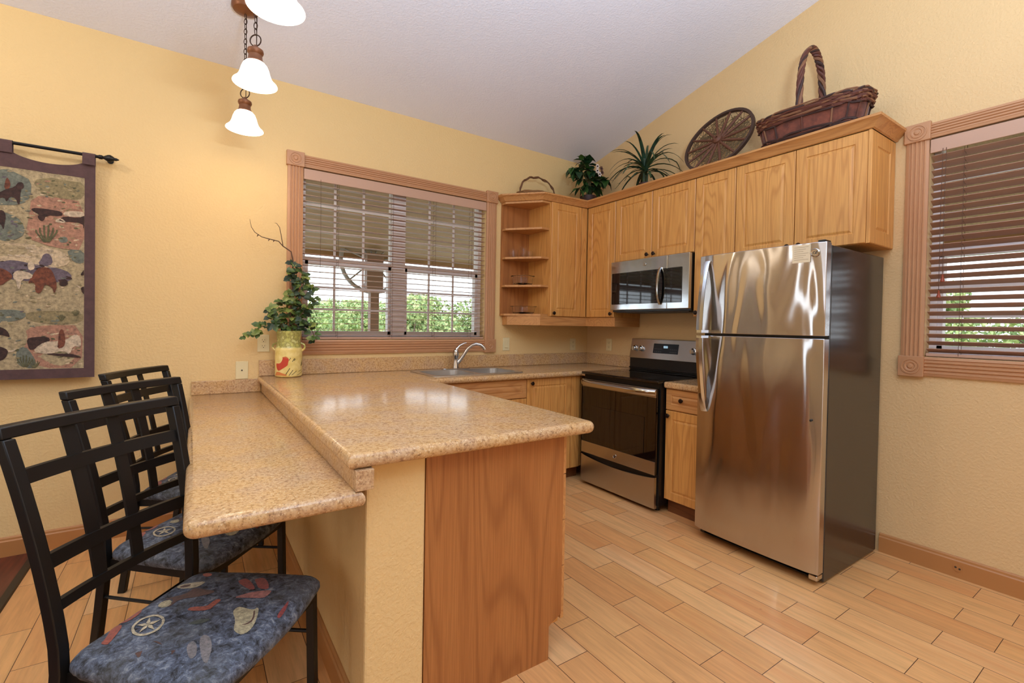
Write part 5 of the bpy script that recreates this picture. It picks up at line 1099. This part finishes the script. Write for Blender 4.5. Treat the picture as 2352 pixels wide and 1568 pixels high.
for dx_, dy_, dz, kk in tips:
    e = Vector((cx+dx_*.92, cy+dy_*.9+.01, TOP+dz+.02)); b = Vector((cx, cy, TOP+.12+dz*.35))
    st.tube([b, (b+e)/2+Vector((0,0,.02)), e], .002, 5)
    for q in range(7):
        an = rnd.uniform(0,2*PI); d = (e-b).normalized()*.5+Vector((math.cos(an)*.8, math.sin(an)*.5, rnd.uniform(-.9,.2))); L = rnd.uniform(.07,.125)
        pp = e-(e-b)*rnd.uniform(0,.35)
        if pp.y+d.y*L > -.02: d.y = -.2
        if pp.x+d.x*L > -.02: d.x = -.3
        add_leaf(lf, pp, d, (0,0,1), L, L*.62, 'x', .45, mi=q % 2)
t.part('stems', st, plain('green_brown_stem', (96,84,40), .6), smooth=True)
t.part('leaves', lf, [leafmat('dark_leaf', (14,40,18), (30,64,28)), leafmat('mid_leaf', (34,70,24), (60,92,34))], fix=False)
for k, (dx_, dy_, dz) in enumerate(((-.02,-.13,.28),(.03,-.13,.31),(.0,-.14,.25),(.05,-.12,.28),(-.01,-.12,.325))):
    c = Vector((cx+dx_, cy+dy_, TOP+dz))
    for q in range(6):
        an = q*PI/3; add_leaf(fl, c, (math.cos(an), -.25, math.sin(an)), (0,-1,0), .026, .020, 'x', .1, mi=k % 2)
    fl.lathe([(.001,-.012),(.006,-.010),(.007,0)], c, 8, 2, axis='y')
t.part('flowers', fl, [plain('white_petal', (226,208,196), .6), plain('brown_petal', (112,74,58), .7), plain('flower_heart', (60,40,30), .8)], fix=False)
# spider plant
cx, cy = -.250, -.930
t = Thing('spiky_plant', 'spiky green plant with arching blade leaves on the wall cabinets', 'plant', (cx,cy,TOP))
mb = MB(); mb.lathe([(.048,0),(.056,.02),(.058,.05),(.054,.052),(.050,.045),(.002,.045)], (cx,cy,TOP), 20); t.part('pot', mb, plain('dark_red_pot', (62,26,22), .5), smooth=True)
mb = MB(); mb.tube([(cx-.02,cy,TOP+.045),(cx-.015,cy+.005,TOP+.14)], .012, 8); mb.tube([(cx+.02,cy+.01,TOP+.045),(cx+.018,cy,TOP+.14)], .011, 8); t.part('trunk', mb, leafmat('trunk_green', (40,58,34), (58,74,44)), smooth=True)
lf = MB(); rnd = random.Random(5)
for k in range(44):
    an = 2*PI*k/44*5+rnd.uniform(-.2,.2); el = rnd.uniform(.05,1.35); L = rnd.uniform(.30,.47); w = rnd.uniform(.012,.020)
    d = Vector((math.cos(an)*math.cos(el), math.sin(an)*math.cos(el), math.sin(el)))
    p = Vector((cx,cy,TOP+.12+rnd.uniform(0,.05))); s = d.cross(Vector((0,0,1))); s = s.normalized() if s.length > .05 else Vector((1,0,0))
    vs = []; m = 9; vel = d.copy(); pt_ = p.copy()
    for q in range(m+1):
        f = q/m; ww = w*(1-f)**.55*(.6+.4*min(1,f*4)); 
        x_ = min(pt_.x, -.02)
        if pt_.z < TOP+.03: pt_.z = TOP+.03
        c_ = Vector((x_, pt_.y, pt_.z)); nn = s.cross(vel).normalized() if vel.length > 0 else Vector((0,0,1))
        vs += [c_-s*ww+nn*ww*.35, c_, c_+s*ww+nn*ww*.35]
        pt_ += vel.normalized()*(L/m); vel += Vector((0,0,-1))*(.21 if el < .9 else .12)
    fs = [(q*3+e, q*3+e+1, q*3+e+4, q*3+e+3) for q in range(m) for e in (0,1)]
    lf.add(vs, fs, k % 2)
t.part('leaves', lf, [leafmat('blade_green', (20,44,30), (40,72,48)), leafmat('blade_olive', (30,50,26), (60,82,44))], fix=False, smooth=True)
# twig basket with hoop handle
cx, cy = -.80, -.165
t = Thing('twig_basket', 'low twig basket with thin hoop handle above the corner shelves', 'basket', (cx,cy,TOP))
tw = plain('pale_brown_twig', (132,92,52), .7)
mb = MB()
for k in range(3):
    z = TOP+.006+k*.010; R = .150+.003*k
    mb.tube([(cx+R*1.25*math.cos(2*PI*q/28), cy+min(R,.14)*math.sin(2*PI*q/28), z+.003*math.sin(q*1.9+k)) for q in range(28)], .0062, 6, closed=True)
bowl = t.part('bowl', mb, tw, smooth=True)
mb = MB(); mb.prism([(cx+.17*math.cos(2*PI*q/20), cy+.12*math.sin(2*PI*q/20), TOP+.001) for q in range(20)], (0,0,.006)); t.part('base', mb, tw)
mb = MB(); P_ = []; P2_ = []
for q in range(25):
    s = PI*q/24; r_ = .195; P_.append((cx-r_*math.cos(s), cy-.02+.004*math.sin(q*2.1), TOP+.024+.158*math.sin(s)**.85+.005*math.sin(q*1.7)))
    P2_.append((cx-(r_-.004)*math.cos(s), cy-.02+.005*math.cos(q*1.3), TOP+.022+.153*math.sin(s)**.85+.005*math.cos(q*1.5)))
mb.tube(P_, .0065, 7); mb.tube(P2_, .005, 6); t.part('handle', mb, plain('dark_twig', (104,66,36), .7), smooth=True)
# wagon wheel leaning on the wall
t = Thing('decorative_wheel', 'rustic wood wagon wheel with twig web leaning on the wall', 'wheel', (-.2,-1.515,TOP))
R = .266; ce = Vector((-.150,-1.515,TOP+.003+R*math.cos(math.radians(25))+.004)); tl = math.radians(25)
vz = Vector((math.sin(tl),0,math.cos(tl))); vy = Vector((0,-1,0)); vn = Vector((-math.cos(tl),0,math.sin(tl)))
W_ = lambda a_, r_, d_=0: ce+vy*(r_*math.cos(a_))+vz*(r_*math.sin(a_))+vn*d_
dw = plain('dark_brown_wheel_wood', (66,42,28), .7); lw = plain('red_brown_spoke', (100,58,36), .65)
mb = MB(); n = 48
mb.sweep([W_(2*PI*k/n,R-.010) for k in range(n)], [[(W_(2*PI*k/n,R+e1,e2)-W_(2*PI*k/n,R-.010)) for e1, e2 in ((-.020,-.010),(0,-.010),(0,.012),(-.020,.012))] for k in range(n)], closed=True); t.part('rim', mb, dw)
for k in range(14):
    a_ = 2*PI*k/14+.12; mb = MB(); mb.tube([W_(a_,.025),W_(a_,.13),W_(a_,R-.016)], [.0085,.0105,.0075], 8); t.part('spoke', mb, lw, smooth=True)
mb = MB(); prof = [(.034,-.014),(.036,.0),(.034,.020),(.026,.028),(.020,.034),(.011,.034),(.010,.022),(.001,.022)]; m = 18
vs = [ce+vy*(r_*math.cos(2*PI*k/m))+vz*(r_*math.sin(2*PI*k/m))+vn*h_ for r_, h_ in prof for k in range(m)]
mb.add(vs, [(i*m+k,i*m+(k+1)%m,(i+1)*m+(k+1)%m,(i+1)*m+k) for i in range(len(prof)-1) for k in range(m)]+[tuple(range(m))]); t.part('hub', mb, lw, smooth=True)
mb = MB(); rnd = random.Random(9)
for k in range(260):
    a0_, a1_ = rnd.uniform(0,2*PI), rnd.uniform(0,2*PI); r0, r1 = rnd.uniform(.06,R-.02), rnd.uniform(.06,R-.02)
    a1_ = a0_+rnd.uniform(-.9,.9); pm = (W_(a0_,r0,-.006)+W_(a1_,r1,-.006))/2+vz*rnd.uniform(-.02,.02)
    mb.tube([W_(a0_,r0,-.007),pm,W_(a1_,r1,-.007)], .0021, 4)
t.part('twig_web', mb, plain('ochre_twigs', (98,76,44), .8))
# long wicker basket
t = Thing('wicker_basket', 'long dark brown wicker basket with tall twisted handle above the refrigerator', 'basket', (-.205,-2.175,TOP))
bc = Vector((-.205,-2.175,0)); BH = .200
def bx_ring(z, dr=0, n=64):
    f = z/BH; hl = .258+.050*f+dr; hw = .105+.035*f+dr; out = []
    for k in range(n):
        a_ = 2*PI*k/n; c_, s_ = math.cos(a_), math.sin(a_); e = 2/3.2
        out.append(Vector((bc.x+hw*math.copysign(abs(s_)**e, s_), bc.y+hl*math.copysign(abs(c_)**e, c_), TOP+z+.010*f*abs(c_)**3)))
    return out
wk = [plain('reddish_wicker', (92,46,30), .6), plain('dark_wicker', (58,32,24), .65), plain('tan_wicker', (128,84,54), .6)]
mb = MB(); n = 64
zsb = [.004,.04,.055,.08,.12,.145,.155,.192]
rg = [bx_ring(z, -.004 if 1 <= i <= 6 else 0) for i, z in enumerate(zsb)]
vs = [p for r_ in rg for p in r_]+[p for z in (.192,.02) for p in bx_ring(z,-.012)]
m = len(zsb)+2; mb.add(vs, [(i*n+k,i*n+(k+1)%n,(i+1)*n+(k+1)%n,(i+1)*n+k) for i in range(m-1) for k in range(n)]+[tuple(range(n))[::-1],tuple(range((m-1)*n,m*n))])
t.part('body', mb, cloth('brown_bark_band', (112,58,40), .35, 14), smooth=True)
rnd = random.Random(21)
for nm, z0_, z1_, cnt, rr in (('lower_weave',.006,.055,9,.0062),('upper_weave',.138,.204,12,.0066)):
    mb = MB()
    for k in range(cnt):
        z = z0_+(z1_-z0_)*k/(cnt-1); ph = k*PI; rg_ = bx_ring(z, .003)
        out = []
        for i, p in enumerate(rg_):
            d_ = (p-Vector((bc.x,bc.y,p.z))).normalized(); out.append(p+d_*(.006*math.sin(i*PI/2+ph)+.002)+Vector((0,0,.005*math.sin(i*.8+k*1.7)+rnd.uniform(-.002,.002))))
        mb.tube(out, rr*rnd.uniform(.7,1.15), 6, mi=rnd.choice((0,0,1,2)), closed=True)
    t.part(nm, mb, wk, smooth=True)
for k in range(0, 64, 4):
    pts_ = [bx_ring(z, .002)[k] for z in (.04,.075,.11,.14,.17)]
    mb = MB(); mb.tube(pts_, .0050, 6, mi=(k//4) % 3); t.part('rib', mb, wk, smooth=True)
mb = MB()
for w_ in range(4):
    pth = []
    for q in range(61):
        s = PI*q/60; y = bc.y+.008+.012*math.cos(s)
        x = bc.x-.122*math.cos(s)
        z = TOP+.165+.422*math.sin(s)**.62
        tw_ = q*.62+w_*PI/2; pth.append((x+.010*math.cos(tw_), y+.012*math.sin(tw_), z+.008*math.cos(tw_+1)))
    mb.tube(pth, .0095, 7, mi=w_ % 3)
t.part('handle', mb, wk, smooth=True)

# ================================================================== outside
def tagk(o, kind): o['kind'] = kind; return o
mb = MB(); mb.box(-40,60,.17,70,-.30,-.25); tagk(mb.build('ground', plain('pale_ground', (196,196,184), .9)), 'structure')
mb = MB(); mb.box(.17,60,-40,.17,-.30,-.25); tagk(mb.build('ground', plain('pale_ground_side', (196,196,184), .9)), 'structure')
mb = MB(); mb.box(-6,.17,.17,2.9,-.25,-.12); mb.box(.17,2.9,-7,2.9,-.25,-.12); tagk(mb.build('porch_floor', plain('porch_concrete', (184,176,164), .8)), 'structure')
grass = leafmat('lawn_green', (120,140,70), (160,170,100), .9)
mb = MB(); mb.box(-20,40,11,34,-.25,-.235); tag(mb.build('lawn', grass), 'sunlit lawn beyond the porch seen through the kitchen window', 'lawn', kind='stuff')
mb = MB(); mb.box(5,30,-12,6,-.25,-.235); tag(mb.build('lawn', grass), 'sunlit lawn seen through the right window', 'lawn', kind='stuff')
# porch roof over both windows
pw = oak('porch_ceiling_boards', (164,136,98), (146,118,84), (112,88,58), 'x', .7)
zA, zB = 2.66, 2.175
mb = MB(); mb.prism([(-7,.165,zA),(-7,2.65,zB),(-7,2.65,zB+.10),(-7,.165,zA+.12)], (9.65,0,0)); mb.prism([(.165,.165,zA),(2.65,.165,zB),(2.65,.165,zB+.10),(.165,.165,zA+.12)], (0,-7.2,0))
t = Thing('porch_roof', 'brown board porch roof seen through the top of the windows', 'roof', (0,.3,zA))
t.part('ceiling_boards', mb, pw)
mb = MB(); mb.box(-7,2.65,2.60,2.68,zB-.06,zB+.10); mb.box(2.60,2.68,-7,2.60,zB-.06,zB+.10); t.part('fascia', mb, plain('fascia_tan', (150,118,82), .7))
# porch posts with wagon wheel
postm = plain('brown_porch_post', (132,106,92), .6)
def post(x, y, label, wheel):
    t = Thing('porch_post', label, 'post', (x,y,-.12), 'porch posts')
    mb = MB(); mb.box(x-.055,x+.055,y-.055,y+.055,-.12,1.72); t.part('shaft', mb, postm, bevel=.006)
    mb = MB(); mb.prism([(x-.055,y-.06,1.66),(x+.055,y-.06,1.66),(x+.105,y-.06,1.72),(x+.105,y-.06,2.16),(x-.105,y-.06,2.16),(x-.105,y-.06,1.72)], (0,.12,0)); t.part('capital', mb, postm, bevel=.006)
post(-1.445, 2.40, 'brown square porch post outside the kitchen window', 1)
post(2.45, -3.35, 'brown square porch post outside the right window', 0)
t = Thing('yard_wheel', 'grey wagon wheel fixed behind the porch post outside', 'wheel', (-1.44,2.50,1.7))
c = Vector((-1.43,2.50,2.08)); Rw = .40
wm = plain('grey_wheel', (150,146,146), .6)
mb = MB(); mb.tube([c+Vector((Rw*math.cos(2*PI*k/40),0,Rw*math.sin(2*PI*k/40))) for k in range(40)], .026, 8, closed=True); t.part('rim', mb, wm, smooth=True)
for k in range(12):
    a_ = 2*PI*k/12+.2; mb = MB(); mb.tube([c+Vector((.04*math.cos(a_),0,.04*math.sin(a_))), c+Vector((Rw*math.cos(a_),0,Rw*math.sin(a_)))], .011, 6); t.part('spoke', mb, wm, smooth=True)
mb = MB(); mb.lathe([(.001,-.03),(.06,-.03),(.06,.03),(.001,.03)], c, 16, axis='y'); t.part('hub', mb, wm, smooth=True)
# trees
treem = [leafmat('tree_leaf_a', (150,172,110), (192,204,140), .8), leafmat('tree_leaf_b', (172,186,122), (210,214,156), .8), leafmat('tree_leaf_c', (122,148,100), (160,180,124), .8)]
bark = plain('tree_bark', (110,96,80), .9)
def tree(x, y, h, r, label, seed, leaves=1500, ls=.13, cz=None):
    rnd = random.Random(seed); t = Thing('tree', label, 'tree', (x,y,-.25), 'trees beyond the porch')
    cz = cz or h-r*.9; mb = MB(); mb.tube([(x,y,-.234),(x+.05*r,y,cz*.5),(x,y,cz)], [.10*r,.07*r,.03*r], 8)
    for k in range(7):
        a_ = k*2*PI/7; mb.tube([(x,y,cz*.55),(x+.35*r*math.cos(a_),y+.35*r*math.sin(a_),cz*.85),(x+.7*r*math.cos(a_),y+.7*r*math.sin(a_),cz+.2*r)], [.04*r,.025*r,.01*r], 6)
    t.part('trunk', mb, bark, smooth=True)
    mb = MB(); bl = [(Vector((rnd.gauss(0,.45)*r, rnd.gauss(0,.45)*r, rnd.uniform(-.8,.8)*(h-cz))), rnd.uniform(.3,.5)*r) for _ in range(16)]
    for k in range(leaves):
        b, br_ = rnd.choice(bl); u_ = Vector((rnd.gauss(0,1),rnd.gauss(0,1),rnd.gauss(0,1))).normalized(); p = Vector((x,y,cz))+b+u_*br_*rnd.uniform(.7,1.05)
        if p.z < -.1 or p.z > h: continue
        s_ = ls*rnd.uniform(.6,1.3); e1 = Vector((rnd.gauss(0,1),rnd.gauss(0,1),rnd.gauss(0,1))).normalized(); e2 = e1.cross(u_).normalized()*s_*.6; e1 = e1*s_
        mb.add([p-e1, p+e2, p+e1, p-e2], [(0,1,2,3)], k % 3)
    t.part('foliage', mb, treem, fix=False)
tree(2.0, 9.7, 2.12, 1.15, 'bushy green tree at the right of the kitchen window view', 1, 7500, .06, 1.1)
tree(3.8, 10.2, 2.25, 1.15, 'bright green tree farthest right in the kitchen window view', 2, 7500, .06, 1.15)
tree(2.1, 15.0, 2.15, 1.3, 'green tree behind the porch post', 3, 6000, .07, 1.1)
tree(1.5, 21.5, 2.35, 1.6, 'distant pale tree at the left of the window view', 4, 6000, .09, 1.2)
tree(4.2, 23.5, 2.55, 1.9, 'distant tree left of the porch post', 5, 6000, .09, 1.2)
tree(-1.6, 22.5, 2.2, 1.5, 'leftmost distant tree through the window', 6, 3000, .09, 1.1)
tree(8.2, -.55, 2.20, .95, 'green tree outside the right window', 7, 6500, .055, 1.15)
tree(8.6, -2.3, 2.15, .95, 'second green tree outside the right window, farther right', 8, 6500, .055, 1.1)
tree(11.5, 2.2, 2.5, 1.4, 'tree outside the right window near its left edge', 9, 5000, .07, 1.2)
